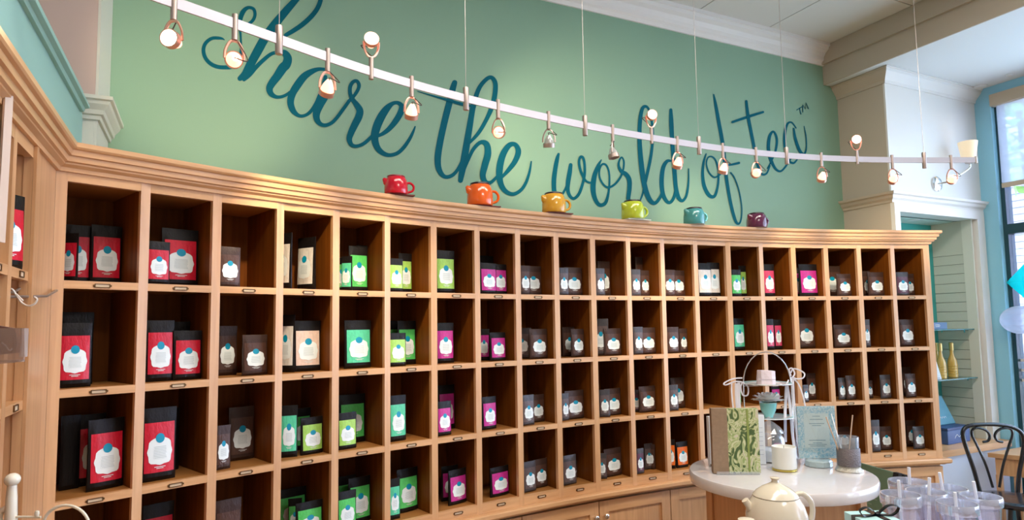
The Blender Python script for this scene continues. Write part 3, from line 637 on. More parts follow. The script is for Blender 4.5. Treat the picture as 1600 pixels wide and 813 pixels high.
for name, strokes in LET:
    m = M()
    for st in strokes:
        pts = cat_rom(st, 6) if name != 'TM' else st
        # round ends
        V = []; n = len(pts)
        for i, (x, y, wd) in enumerate(pts):
            x0, y0, _ = pts[max(i-1, 0)]; x1, y1, _ = pts[min(i+1, n-1)]
            L_ = math.hypot(x1-x0, y1-y0) or 1; tx, ty = (x1-x0)/L_, (y1-y0)/L_
            V.append((x-ty*wd/2, y+tx*wd/2, x+ty*wd/2, y-tx*wd/2))
        poly = [(a, b) for a, b, c, d in V]; poly2 = [(c, d) for a, b, c, d in V]
        def wp(p, dy): q = ony(p[0], p[1], D-dy); return (q.x, q.y, q.z)
        o = len(m.v); LK = .0004*(LET.index((name, strokes)) % 4)+.0012*strokes.index(st)
        for top in (1, 0):
            for i in range(n): dy = (.0012+.002*i/n+LK)*top; m.v.append(wp(poly[i], dy)); m.v.append(wp(poly2[i], dy))
        for i in range(n-1):
            a = o+2*i; m.f.append((a, a+1, a+3, a+2)); m.mi.append(0)
            b = a+2*n; m.f.append((a, a+2, b+2, b)); m.f.append((a+1, b+1, b+3, a+3)); m.mi += [0, 0]
        for ei, (x, y, wd) in enumerate((pts[0], pts[-1])):
            if wd < .8: continue
            q = [wp((x+wd/2*math.cos(k*PI/6), y+wd/2*math.sin(k*PI/6)), .0011+.0021*ei+LK) for k in range(12)]
            m.add(q, [tuple(range(12))])
    m.build('letter', INK, let)
# ------------------------------------------------------------------ track light: curved rail, hangers, lamps
RZ = 2.52
rp = [onz(x, y, RZ) for x, y in [(150,-38),(235,-6),(308,13),(426.6,57.6),(497.7,85.5),(553.8,105.6),(612.8,123.3),(686.6,145.5),(760,161.7),(813.8,177),(887.6,191.5),(1004.8,215.6),(1072.7,226),(1155.3,236.9),(1208.4,242.8),(1264.5,247.5),(1333.8,250.3),(1426,252.9),(1525,250)]]
# smooth the plan line with a quartic-like moving average
pl = [(p.x, p.y) for p in rp]
for _ in range(3): pl = [pl[0]] + [((pl[i-1][0]+2*pl[i][0]+pl[i+1][0])/4, (pl[i-1][1]+2*pl[i][1]+pl[i+1][1])/4) for i in range(1, len(pl)-1)] + [pl[-1]]
pl = cat_rom(pl, 4)
track = thing('track_rail', 'curved flat metal lighting rail hung on wires in front of the wall', 'lighting rail', (pl[20][0], pl[20][1], RZ))
m = M(); sweep(m, pl, [(-.003, RZ-.0155), (.003, RZ-.0155), (.003, RZ+.0155), (-.003, RZ+.0155)], 0, len(pl)-1); m.build('rail', RAILM, track)
def railpt(px):
    best = min(pl, key=lambda p: abs((lambda v: 800+F*(v.dot(RT))/v.dot(FWD)-px)(Vector((p[0], p[1], RZ))-O())))
    i = pl.index(best); a = pl[max(i-1, 0)]; b = pl[min(i+1, len(pl)-1)]
    # refine along the segment
    lo, hi = Vector((*a, RZ)), Vector((*b, RZ))
    f = lambda v: 800+F*((v-O()).dot(RT))/((v-O()).dot(FWD))-px
    for _ in range(30):
        md = (lo+hi)/2
        if (f(lo) < 0) == (f(md) < 0): lo = md
        else: hi = md
    return (lo+hi)/2, (Vector(b)-Vector(a)).normalized()
CLIP = mat('warm_nickel', (.50, .40, .36), .38, .75)
for px in (436, 728, 914, 1092, 1229, 1444):
    p, t = railpt(px)
    m = M(); m.lathe([(.0, -.048), (.0105, -.047), (.0115, -.044), (.0115, .04), (.0105, .044), (0, .045)], p, 16); m.build('hanger', CLIP, track, smooth=True)
    m = M(); m.tube([(p.x, p.y, RZ+.045), (p.x, p.y, LZ if p.x > X0 else CZ)], .0011 if px < 1200 else .0014, 6); m.build('wire', STEEL, track)
p, t = Vector((*pl[-1], RZ)), (Vector(pl[-1])-Vector(pl[-2])).normalized()
m = M(); m.lathe([(.0, -.02), (.007, -.02), (.007, .02), (0, .02)], p, 12); m.build('end_cap', STEEL, track)
BULB = mat('lit_halogen_bulb', (1, .85, .75), .3, emit=(1, .62, .42), estr=9)
BULBF = mat('lit_halogen_face', (1, .9, .8), .3, emit=(1, .85, .68), estr=12)
LITG = mat('lit_dichroic_glass', (1, .62, .5), .25, emit=(1, .40, .26), estr=2.2)
GLS = clear('lamp_glass', (1, .93, .9), .12, .05, .25, (.9, .6, .5))
GLOWMET = mat('glow_tinted_metal', (.80, .42, .32), .3, .8)  # lamp glow put into the yoke and ring colour of lit lamps
def lampdef(px, up, aim, lit, label, power=11):
    p, t = railpt(px)
    r = thing('track_lamp', label, 'track light', p, 'track lamps on the rail')
    s = 1 if up else -1; z0 = RZ; YK = CLIP if not lit else GLOWMET
    m = M(); m.lathe([(0, -.028*1), (.0085, -.028), (.0085, .05), (0, .05)] if up else [(0, -.05), (.0085, -.05), (.0085, .028), (0, .028)], p, 14); m.build('stem', CLIP, r, smooth=True)
    d = (Vector(aim)-(p+Vector((0, 0, s*.115)))).normalized()
    piv = p+Vector((0, 0, s*.108))
    side = d.cross(Vector((0, 0, 1))); side = side.normalized() if side.length > .05 else Vector((1, 0, 0))
    # yoke: an arched strap from the stem to both sides of the head
    pts = [piv+side*.026, piv+side*.024+Vector((0, 0, -s*.025)), piv+side*.013+Vector((0, 0, -s*.05)), p+Vector((0, 0, s*.052)), piv-side*.013+Vector((0, 0, -s*.05)), piv-side*.024+Vector((0, 0, -s*.025)), piv-side*.026]
    m = M(); m.tube(cat_rom([tuple(q) for q in pts], 4), .0042, 8, sx=.6); m.build('yoke', YK, r, smooth=True)
    q = Vector((0, 0, 1)).rotation_difference(d).to_matrix().to_4x4()
    m = M(); m.lathe([(.0225, .004), (.0255, .004), (.0255, .022), (.0225, .022), (.0225, .004)], piv, 24, 0, q, close=True); m.build('ring', YK, r, smooth=True)
    m = M(); m.lathe([(.008, -.030), (.012, -.024), (.018, -.010), (.0222, .006)], piv, 20, 0, q, close=True); m.build('reflector', LITG if lit else clear('silver_glass', (.9, .92, .9), .3, .1, .35, (.75, .75, .72)) if 'silver_glass' not in MATS else MATS['silver_glass'], r, smooth=True)
    m = M(); m.lathe([(0, -.026), (.005, -.025), (.0085, -.012), (.009, .0), (.005, .006), (0, .007)], piv, 14, 0, q); m.build('bulb', BULB if lit else MATS.get('silver_glass'), r, smooth=True)
    m = M(); m.lathe([(0, .0095), (.0215, .009), (.0215, .0095), (0, .0105)], piv, 20, 0, q)
    m.build('lens', (BULBF if (up or px == 272) else GLS) if lit else MATS['silver_glass'], r, smooth=True)
    m = M(); m.tube(cat_rom([tuple(p+Vector((.008, 0, s*.05))), tuple(piv+side*.034-d*.03), tuple(piv-d*.04), tuple(piv-d*.03)], 5), .0016, 6); m.build('cord', mat('dark_cord', (.05, .03, .025), .5), r)
    if lit:
        l = bpy.data.lights.new('spot', 'SPOT'); l.energy = power; l.color = (1, .80, .52); l.spot_size = math.radians(56); l.spot_blend = .9; l.shadow_soft_size = .02
        o = bpy.data.objects.new('spot', l); col.objects.link(o); o.parent = r; o.location = (piv+d*.035)-p; o.rotation_euler = d.to_track_quat('-Z', 'Y').to_euler()
A_ = lambda x, z, y=D: (x, y, z)
lampdef(272, 0, (-.44, 1.25, 2.35), 1, 'leftmost track lamp, tilted, white lens facing down left', 10)
lampdef(367, 0, (.0, 3.25, 2.75), 1, 'second track lamp from left, glowing orange before the letter h', 42)
lampdef(512, 0, (.3, 2.62, 1.95), 1, 'track lamp hanging in front of the letter a in share', 26)
lampdef(580, 1, (.2, .3, 2.9), 1, 'upturned track lamp with bright round lens over the word share', 5)
lampdef(643, 0, (.75, 2.75, 1.8), 1, 'hanging track lamp between the words share and the', 26)
lampdef(778, 0, (1.85, 3.25, 2.72), 1, 'hanging track lamp in front of the upper letter e in the', 46)
lampdef(857, 0, (1.5, 2.7, 1.2), 0, 'unlit silver track lamp hanging above the mustard pot')
lampdef(957, 0, (1.9, 2.2, .9), 0, 'unlit dark track lamp hanging in front of the word world')
lampdef(1018, 1, (1.4, .6, 2.7), 1, 'upturned track lamp above the letter l in world', 5)
lampdef(1058, 0, (2.25, 2.92, 1.75), 1, 'hanging track lamp over the letter d in world', 18)
lampdef(1129, 0, (2.5, 2.9, 1.6), 1, 'hanging track lamp in front of the word of', 18)
lampdef(1181, 0, (2.9, 3.2, 2.3), 1, 'pink glowing track lamp hanging below the letter t in tea', 16)
lampdef(1283, 0, (3.4, 2.9, 1.8), 1, 'track lamp hanging just right of the word tea', 18)
lampdef(1339, 1, (1.9, .9, 2.6), 1, 'upturned track lamp in front of the beige bay wall', 5)
lampdef(1394, 0, (3.95, 3.0, 1.9), 1, 'hanging track lamp left of the wall sconce', 18)
lampdef(1486, 0, (4.6, 2.85, 2.1), 1, 'rightmost track lamp hanging in front of the wall sconce', 18)
# the two strongest spots above aim at the wall and throw its pools
# ------------------------------------------------------------------ little coloured pots on the cabinet top
def pot(px, py, wpx, hpx, colr, lid, label, tray=None, rz=0):
    p = onz(px, py, ZT); p.y += .022; dist = p.dot(FH); s = wpx/F*dist; h = hpx/F*dist
    rr = s*.5; r = thing('ceramic_pot', label, 'pot', p, 'small ceramic pots on the cabinet top', rz)
    cm = mat('glaze_'+label.split()[1], colr, .12, spec=.6, coat=.6)
    z0 = .006 if tray else .001
    m = M(); m.lathe([(rr*.95, z0), (rr, z0+.004), (rr*1.01, z0+h*.25), (rr*.99, z0+h*.55), (rr*.93, z0+h*.78), (rr*.84, z0+h*.92), (rr*.78, z0+h*.97), (rr*.68, z0+h*.97)], (0, 0, 0), 32)
    # pouring lip on the left
    m.build('body', cm, r, smooth=True, local=True)
    m = M(); pts = [(-rr*.62, 0, h*.70), (-rr*.90, 0, h*.80), (-rr*1.12, 0, h*.95)]; m.tube(pts, [rr*.44, rr*.32, rr*.10], 12); m.build('spout', cm, r, smooth=True, local=True)
    m = M(); pts = cat_rom([(rr*.78, 0, h*.76), (rr*1.25, 0, h*.80), (rr*1.55, 0, h*.62), (rr*1.45, 0, h*.36), (rr*.93, 0, h*.22)], 6); m.tube(pts, rr*.105, 10, sx=1.3); m.build('handle', cm, r, smooth=True, local=True)
    m = M(); m.lathe([(rr*.76, z0+h*.972), (rr*.78, z0+h*.99), (rr*.76, z0+h*1.05), (rr*.66, z0+h*1.08), (0, z0+h*1.085)], (0, 0, 0), 28); m.build('lid', lid, r, smooth=True, local=True)
    if tray:
        m = M(); m.box(-rr*.9, rr*1.5, -rr*.6, rr*.6, .0005, .0055); m.build('tray', tray, r, local=True)
LIDB = mat('dark_lid', (.03, .012, .02), .3)
DT = mat('dark_red_tray', (.14, .02, .015), .4); WTR = mat('white_tray', (.8, .8, .7), .4)
pot(621, 305, 37, 28, (.62, .005, .025), mat('deep_red_lid', (.22, .005, .02), .3), 'small red ceramic pot with dark lid, leftmost on the cabinet top', DT)
pot(753, 323, 41, 34, (.86, .13, .012), LIDB, 'small orange ceramic pot with dark lid on the cabinet top', DT)
pot(869, 334, 38, 30, (.72, .36, .03), LIDB, 'small mustard yellow ceramic pot with dark lid on the cabinet top', DT)
pot(993, 344, 36, 28, (.52, .62, .04), LIDB, 'small lime green ceramic pot on a white tray on the cabinet top', WTR)
pot(1089, 351, 33, 25, (.08, .36, .36), LIDB, 'small teal ceramic pot with dark lid on the cabinet top')
pot(1187, 356, 31, 22, (.12, .018, .06), LIDB, 'small plum purple ceramic pot, rightmost on the cabinet top')
# ------------------------------------------------------------------ round display table
ctr = onz(1218, 737, .93); TR = .406
rt = thing('round_table', 'round white quartz table on a maple cabinet base in front of the cubbies', 'table', (ctr.x, ctr.y, 0))
QZ = mat('white_quartz', (.74, .70, .69), .08, spec=.6, coat=.4, var=.05, vscale=40)
m = M(); m.lathe([(0, .876), (TR-.012, .876), (TR-.003, .880), (TR, .888), (TR, .921), (TR-.004, .928), (TR-.012, .93), (0, .93)], (ctr.x, ctr.y, 0), 72); m.build('table_top', QZ, rt, smooth=True)
m = M(); 
th = math.atan2(FH.y, FH.x)-PI/2; q = Matrix.Rotation(th+.12, 3, 'Z'); hw = .235
C8 = [q @ Vector((x, y, 0)) + Vector((ctr.x, ctr.y, 0)) for x, y in ((-hw, -hw), (hw, -hw), (hw, hw), (-hw, hw))]
m.hexa([(v.x, v.y, .0) for v in C8], [(v.x, v.y, .8755) for v in C8]); m.build('base_box', W_V, rt)
for k in range(4):
    v = C8[k]-Vector((ctr.x, ctr.y, 0)); u = v.normalized(); v = v*.985 + Vector((ctr.x, ctr.y, 0))
    M().box(v.x-.02, v.x+.02, v.y-.02, v.y+.02, .001, .875).build('corner_post', W_V, rt)
TT = .9305
def tpt(px, py): return onz(px, py, TT)
def s_at(p): return p.dot(FH)/F
def yawcam(p): return math.atan2(FH.y, FH.x)-PI/2
YC = yawcam(None)
SILVER = mat('polished_silver', (.78, .77, .75), .14, 1)
# ---- two tier cake stand with arched handle
p = tpt(1204, 716); sc = s_at(p)
st = thing('cake_stand', 'two tier silver cake stand with arched handle and white ribbon bows', 'cake stand', (p.x, p.y, TT), None, YC)
def zof(py, q=p): return ond(1204, py, q.dot(FH)).z-TT
R1 = 37*sc; zu = zof(601); zl_ = zof(653); za = zof(550)
PL = mat('plate_porcelain', (.78, .80, .78), .15, coat=.5)
PR = mat('teal_plate_rim', (.30, .50, .48), .2)
for zz, nm in ((zu, 'upper_plate'), (zl_, 'lower_plate')):
    m = M(); m.lathe([(0, -.003), (R1*.55, -.004), (R1, .006), (R1*.99, .009), (R1*.8, .006), (R1*.55, 0), (0, 0)], (0, 0, zz), 40); o = m.build(nm, PL, st, smooth=True, local=True)
    m = M(); m.lathe([(R1*.84, .0069), (R1*.99, .0094), (R1*.985, .0099), (R1*.845, .0076)], (0, 0, zz), 40, close=True); m.build('rim_band', PR, o, smooth=True, local=True)
m = M(); pts = [(-R1, 0, .004), (-R1, 0, zu*.5), (-R1, 0, zu)] + [(-R1*math.cos(a*PI/14), 0, zu+(za-zu)*math.sin(a*PI/14)) for a in range(1, 14)] + [(R1, 0, zu), (R1, 0, zu*.5), (R1, 0, .004)]
m.tube(pts, .0032, 8); m.build('arched_handle', SILVER, st, smooth=True, local=True)
m = M(); m.lathe([(0, 0), (.009, 0), (.009, .003), (0, .005)], (-R1, 0, .0), 14); m.lathe([(0, 0), (.009, 0), (.009, .003), (0, .005)], (R1, 0, .0), 14); m.build('foot', SILVER, st, smooth=True, local=True)
m = M(); m.tube([(-R1, 0, zl_-.006), (R1, 0, zl_-.006)], .0018, 6); m.tube([(-R1, 0, zu-.006), (R1, 0, zu-.006)], .0018, 6); m.build('plate_support', SILVER, st, local=True)
RIB = mat('white_ribbon', (.80, .76, .80), .55)
def ribbon(parent, paths, name='ribbon', wd=.006, mt=RIB):
    for P_ in paths:
        m = M(); m.tube(cat_rom(P_, 8), wd*.12, 8, sx=7, flat=(.12, 1, .1)); m.build(name, mt, parent, smooth=True, local=True)
# bows at both shoulders, in stand coordinates (x right, z up); 1 px = sc
def rp_(pts): return [((x-1204)*sc, -.012-.004*k, zof(y)) for k, (x, y) in enumerate(pts)]
ribbon(st, [rp_([(1165,590),(1150,591),(1136,597),(1138,600),(1152,595),(1163,596)]), rp_([(1163,596),(1172,603),(1171,616),(1163,616),(1160,604),(1162,597)]),
            rp_([(1240,583),(1243,577),(1250,578),(1259,584),(1256,591),(1245,592),(1240,589)]), rp_([(1240,588),(1237,578),(1241,576),(1244,584),(1240,590)]),
            rp_([(1148,596),(1147,612),(1148,635),(1151,650)]), rp_([(1240,590),(1250,600),(1256,620),(1258,635),(1261,640)]),
            rp_([(1236,594),(1232,600),(1226,602),(1221,600)])], 'bow_loop', .0045)
ribbon(st, [rp_([(1159,597),(1158,620),(1158,650)]), rp_([(1155,598),(1154,620),(1155,650)]), rp_([(1233,600),(1236,640),(1237,680),(1240,715)]), rp_([(1242,592),(1242,640),(1245,690),(1252,722)]), rp_([(1232,602),(1229,630),(1227,648),(1225,690),(1226,700)][:4])], 'ribbon_tail', .011 if False else .0085)
# things on the stand
pu = Vector((p.x, p.y, TT+zu+.0045)); plw = Vector((p.x, p.y, TT+zl_+.001))
cu = thing('folded_napkin', 'pinkish white folded cube on the upper plate of the cake stand', 'napkin', (pu.x-.006, pu.y, pu.z-.004), None, YC-.3)
m = M(); g = []; s2 = 13.5*sc; hh = 21*sc
for k, zz in enumerate((0, .5, 1)):
    for i in range(12):
        a = 2*PI*i/12; r_ = s2*(1/((abs(math.cos(a))**6+abs(math.sin(a))**6)**(1/6)))*(1+.05*math.sin(3*a+k)); g.append((r_*math.cos(a)*(1-.05*zz), r_*math.sin(a)*(1-.05*zz), zz*hh*(1+.10*math.cos(a+2))))
f = [(k*12+i, k*12+(i+1) % 12, (k+1)*12+(i+1) % 12, (k+1)*12+i) for k in range(2) for i in range(12)]+[tuple(range(12))[::-1], tuple(range(24, 36))]
m.add(g, f); m.build('folded_cloth', mat('pinkish_white_cloth', (.80, .68, .72), .7, bump=.4, bscale=30), cu, local=True, smooth=True, bevel=.002)
M().box(-s2*.9, s2*.9, -s2*1.06, -s2*1.03, hh*.4, hh*.44).build('fold_line', mat('pink_fold', (.6, .5, .55), .7), cu, local=True)
cup = thing('teal_cup', 'small pale teal cup on the lower plate holding a white flower', 'cup', plw)
rc = 13*sc; ch = 23*sc
m = M(); m.lathe([(rc*.45, 0), (rc*.5, .002), (rc*.55, ch*.15), (rc*.85, ch*.5), (rc*1.0, ch), (rc*.93, ch), (rc*.78, ch*.5), (0, ch*.3)], (0, 0, 0), 28); m.build('cup_body', mat('teal_glaze', (.25, .62, .60), .2, coat=.4), cup, smooth=True, local=True)
m = M(); m.lathe([(rc*.99, ch-.001), (rc*1.02, ch), (rc*.99, ch+.0015)], (0, 0, 0), 28, close=True); m.build('cup_rim', SILVER, cup, smooth=True, local=True)
fl = thing('white_flower', 'white many petalled flower sitting in the pale teal cup', 'flower', (plw.x, plw.y, plw.z+ch*1.0))
PET = clear('white_petal', (.95, .95, .9), .0, .6, 1.0, (.93, .92, .88))
_nt = PET.node_tree; _tr = _nt.nodes.new('ShaderNodeBsdfTranslucent'); _tr.inputs['Color'].default_value = (.93, .92, .86, 1); _df = _nt.nodes.new('ShaderNodeBsdfDiffuse'); _df.inputs['Color'].default_value = (.93, .92, .88, 1); _ad = _nt.nodes.new('ShaderNodeMixShader'); _ad.inputs[0].default_value = .12
_nt.links.new(_df.outputs[0], _ad.inputs[1]); _nt.links.new(_tr.outputs[0], _ad.inputs[2]); _nt.links.new(_ad.outputs[0], [n for n in _nt.nodes if n.type == 'OUTPUT_MATERIAL'][0].inputs[0])
for ring, (np_, ln, el, wd) in enumerate(((13, 25*sc, .18, .017), (12, 24*sc, .42, .016), (10, 21*sc, .72, .014), (6, 17*sc, 1.1, .012))):
    for k in range(np_):
        a = 2*PI*k/np_+ring*.3; d = Vector((math.cos(a)*math.cos(el), math.sin(a)*math.cos(el), math.sin(el))); sd = Vector((-math.sin(a), math.cos(a), 0)); upv = sd.cross(d)
        m = M(); rows = []
        for j, (tt, ww) in enumerate(((0, .3), (.3, .8), (.65, 1), (.9, .75), (1, .35))):
            c_ = d*(ln*tt)+Vector((0, 0, .004*math.sin(tt*3))); rows += [c_-sd*wd*ww, c_-upv*-.0012, c_+sd*wd*ww]
        m.add(rows, [(3*j+i, 3*j+i+1, 3*j+i+4, 3*j+i+3) for j in range(4) for i in range(2)]); m.build('petal', PET, fl, smooth=True, local=True)
m = M(); m.lathe([(0, 0), (.009, .004), (.007, .012), (0, .015)], (0, 0, .004), 12); m.build('flower_centre', mat('yellow_centre', (.8, .7, .35), .7), fl, local=True)
# ---- green patterned gift box standing on a small clear stand
pb = tpt(1152, 741); sb = s_at(pb)
gb = thing('gift_box', 'gift box with green floral paper and brown kraft band on the round table', 'gift box', (pb.x, pb.y, TT), None, YC-.06)
bw, bh, bd = 71*sb, 97*sb, .035
def floral():
    m = bpy.data.materials.new('green_floral_paper'); m.use_nodes = True; nt = m.node_tree; b = nt.nodes['Principled BSDF']; L = nt.links.new
    tc = nt.nodes.new('ShaderNodeTexCoord'); mp = nt.nodes.new('ShaderNodeMapping'); mp.inputs['Scale'].default_value = (26, 26, 17); mp.inputs['Rotation'].default_value = (0, .5, 0)
    n1 = nt.nodes.new('ShaderNodeTexNoise'); n1.inputs['Scale'].default_value = 1.0; n1.inputs['Detail'].default_value = 1; n1.inputs['Distortion'].default_value = 1.7
    cr = nt.nodes.new('ShaderNodeValToRGB'); cr.color_ramp.interpolation = 'EASE'; e_ = cr.color_ramp.elements
    e_[0].position = .0; e_[0].color = (.04, .085, .02, 1); e_[1].position = 1; e_[1].color = (.40, .46, .20, 1)
    for ps, cl in ((.40, (.07, .12, .035, 1)), (.44, (.40, .44, .18, 1)), (.5, (.62, .62, .38, 1)), (.56, (.30, .38, .13, 1)), (.62, (.52, .56, .28, 1)), (.68, (.62, .55, .42, 1))):
        q_ = e_.new(ps); q_.color = cl
    L(tc.outputs['Object'], mp.inputs[0]); L(mp.outputs[0], n1.inputs['Vector']); L(n1.outputs['Fac'], cr.inputs[0]); L(cr.outputs[0], b.inputs['Base Color']); b.inputs['Roughness'].default_value = .6
    return m
FLO = floral()
m = M(); m.box(-bw*.5, bw*.5, 0, bd, .004, .004+bh); m.build('box_body', FLO, gb, local=True, bevel=.0015)
m = M(); m.box(-bw*.502, -bw*.5+bw*.33, -.0015, bd+.001, .003, .006+bh); m.build('kraft_band', mat('brown_kraft_paper', (.30, .20, .125), .75, var=.2, vscale=60), gb, local=True)
m = M(); m.box(bw*.24, bw*.285, -.0015, .0, .004, .004+bh); m.build('green_stripe', mat('olive_stripe', (.26, .32, .08), .6), gb, local=True)
m = M(); m.box(-bw*.45, bw*.45, -.02, bd*.5, .0003, .0035); m.box(-bw*.45, bw*.45, -.02, -.017, .0003, .014); m.build('clear_foot', clear('acrylic', (.93, .95, .96), .1, .05, .12), gb, local=True)
# ---- white leaflet box behind it
pw_ = tpt(1153, 728); sw = s_at(pw_)
lb = thing('white_box', 'white printed box standing behind the green floral gift box', 'box', (pw_.x+.004, pw_.y, TT), None, YC+.10)
ww_, wh = 90*sw*.99, 75*sw
WB = mat('white_card', (.74, .76, .78), .5)
m = M(); m.box(-ww_*.5, ww_*.5, 0, .03, .0005, wh); m.build('box_body', WB, lb, local=True, bevel=.002)
m = M()
for k in range(7): m.box(ww_*.31, ww_*.46, -.001, .0004, wh*(.2+.09*k), wh*(.2+.09*k)+.0022)
for k in range(6): m.box(-ww_*.47, -ww_*.36, -.001, .0004, wh*(.3+.09*k), wh*(.3+.09*k)+.002)
m.build('printed_lines', mat('grey_print', (.45, .48, .55), .6), lb, local=True, kind='stuff')
M().box(-ww_*.5, -ww_*.34, -.0012, .0006, .001, .012).build('dark_base_band', mat('dark_brown_card', (.10, .06, .04), .5), lb, local=True)
# ---- apothecary jar with frosted dome
pj = tpt(1212, 722); sj = s_at(pj)
jar = thing('glass_jar', 'clear lidded glass jar behind the white candle on the round table', 'jar', (pj.x, pj.y+.03, TT))
GL = clear('jar_glass', (.90, .93, .95), .10, .03, .10, (.85, .88, .92)); rj = 22*sj
m = M(); m.lathe([(rj*.8, 0), (rj, .006), (rj, 28*sj), (rj*.95, 36*sj), (rj*.8, 40*sj)], (0, 0, 0), 32, close=True); m.build('jar_body', GL, jar, smooth=True, local=True)
m = M(); m.lathe([(rj*.95, 41*sj), (rj*.98, 44*sj), (rj*.7, 52*sj), (rj*.3, 59*sj), (rj*.1, 61*sj), (rj*.18, 65*sj), (0, 68*sj)], (0, 0, 0), 28, close=True); m.build('lid', GL, jar, smooth=True, local=True)
m = M(); m.lathe([(0, .004), (rj*.9, .005), (rj*.93, 18*sj), (0, 20*sj)], (0, 0, 0), 24); m.build('contents', mat('white_sugar', (.82, .83, .85), .8), jar, local=True)
# ---- candle
pk = tpt(1226, 735); sk = s_at(pk); rk = 17.5*sk
cn = thing('candle', 'white candle glass with gold base on the round table', 'candle', pk)
m = M(); m.lathe([(rk*.96, .010), (rk, .012), (rk, 36*sk), (rk*.95, 36*sk), (rk*.9, 33*sk), (0, 32*sk)], (0, 0, 0), 32); m.build('candle_body', mat('ivory_wax', (.80, .79, .73), .35, coat=.3), cn, smooth=True, local=True)
m = M(); m.lathe([(rk*.98, .0005), (rk*1.03, .002), (rk*1.03, .0095), (rk*.98, .0105), (0, .0105)], (0, 0, 0), 32); m.build('gold_base', mat('gold_tin', (.62, .50, .12), .3, .9), cn, smooth=True, local=True)
m = M(); m.tube([(0, 0, 32*sk), (.001, 0, 37*sk)], .001, 6); m.build('wick', MATS['dark_cord'], cn, local=True)
tg_ = thing('glass_stopper', 'small clear crossed glass ornament on the table right of the lidded jar', 'ornament', (pk.x+.045, pk.y+.035, TT))
m = M(); m.tube([(-.014, 0, 0.003), (.014, 0, .075)], .003, 6); m.tube([(.014, 0, .003), (-.014, 0, .075)], .003, 6); m.build('crossed_rods', GL, tg_, smooth=True, local=True)
# ---- blue card in a round acrylic holder (the square code printed on it is left out)
pc_ = tpt(1279, 728); s3 = s_at(pc_)
cd = thing('sign_card', 'pale blue floral sign card in a clear holder on the round table', 'sign', pc_, None, YC-.05)
def bluepat():
    m = bpy.data.materials.new('blue_floral_card'); m.use_nodes = True; nt = m.node_tree; b = nt.nodes['Principled BSDF']; L = nt.links.new
    tc = nt.nodes.new('ShaderNodeTexCoord'); n1 = nt.nodes.new('ShaderNodeTexNoise'); n1.inputs['Scale'].default_value = 90; n1.inputs['Distortion'].default_value = 1.2; n1.inputs['Detail'].default_value = 2
    cr = nt.nodes.new('ShaderNodeValToRGB'); e_ = cr.color_ramp.elements; e_[0].position = .4; e_[0].color = (.36, .68, .80, 1); e_[1].position = .58; e_[1].color = (.82, .92, .92, 1)
    L(tc.outputs['Object'], n1.inputs['Vector']); L(n1.outputs['Fac'], cr.inputs[0]); L(cr.outputs[0], b.inputs['Base Color']); b.inputs['Roughness'].default_value = .4; return m
cw_, chh = 57*s3, 79*s3; zb = 11*s3
m = M(); m.box(-cw_*.5, cw_*.5, 0, .004, zb, zb+chh); m.build('card', bluepat(), cd, local=True)
m = M(); m.prism([(0, 0)]*0 or [(-cw_*.33, -.0012), (cw_*.33, -.0012), (cw_*.33, -.0002), (-cw_*.33, -.0002)], zb+chh*.2, zb+chh*.86); m.build('pale_centre_panel', mat('pale_mint_card', (.82, .92, .89), .45), cd, local=True)
m = M()
for zz, hw2 in ((.80, .10), (.74, .17), (.66, .2), (.62, .12), (.34, .22), (.29, .12), (.26, .24), (.23, .2)): m.box(-cw_*hw2, cw_*hw2, -.0018, -.0011, zb+chh*zz, zb+chh*zz+.0028)
m.build('printed_lines', mat('slate_print', (.25, .42, .47), .5), cd, local=True, kind='stuff')
m = M(); m.box(-cw_*.52, cw_*.52, -.004, -.0025, zb-.004, zb+chh+.002); m.box(-cw_*.55, -cw_*.5, -.004, .008, zb-.004, zb+chh+.002); m.build('clear_sleeve', clear('clear_sleeve_plastic', (.97, .99, 1), .05, .03, 0), cd, local=True)
m = M(); m.lathe([(19*s3, .0003), (20*s3, .002), (20*s3, 8*s3), (18*s3, 10*s3), (0, 10*s3)], (0, 0, 0), 12); m.build('holder_base', mat('frosted_acrylic', (.40, .50, .52), .15, coat=.5), cd, local=True)
# ---- glass in a metal holder with wooden stirrers
pg_ = tpt(1327, 736); s4 = s_at(pg_)
gh = thing('tea_glass', 'clear tea glass in an ornate silver holder on the round table', 'glass', pg_)
rg = 16.5*s4; CH = mat('chased_silver', (.20, .17, .17), .35, .8, bump=.9, bscale=180)
m = M(); m.lathe([(rg*1.18, .0004), (rg*1.2, .006), (rg*1.05, .012), (rg*.92, .018), (rg, .024)], (0, 0, 0), 28); m.build('foot', mat('pale_chased_silver', (.60, .56, .48), .3, .85, bump=.8, bscale=150), gh, smooth=True, local=True)
m = M(); m.lathe([(rg*.97, .0245), (rg, .03), (rg, 34*s4), (rg*.96, 35*s4)], (0, 0, 0), 28, close=True)
m.build('holder', CH, gh, smooth=True, local=True)
m = M(); m.tube(cat_rom([(-rg, 0, 30*s4), (-rg*1.5, 0, 29*s4), (-rg*1.6, 0, 18*s4), (-rg, 0, 10*s4)], 5), .003, 6); m.build('handle', CH, gh, smooth=True, local=True) if False else None
m = M(); m.lathe([(0, .025), (rg*.9, .026), (rg*.93, 52*s4), (rg*.90, 52*s4), (rg*.88, .03), (0, .029)], (0, 0, 0), 28, close=True); m.build('glass', GL, gh, smooth=True, local=True)
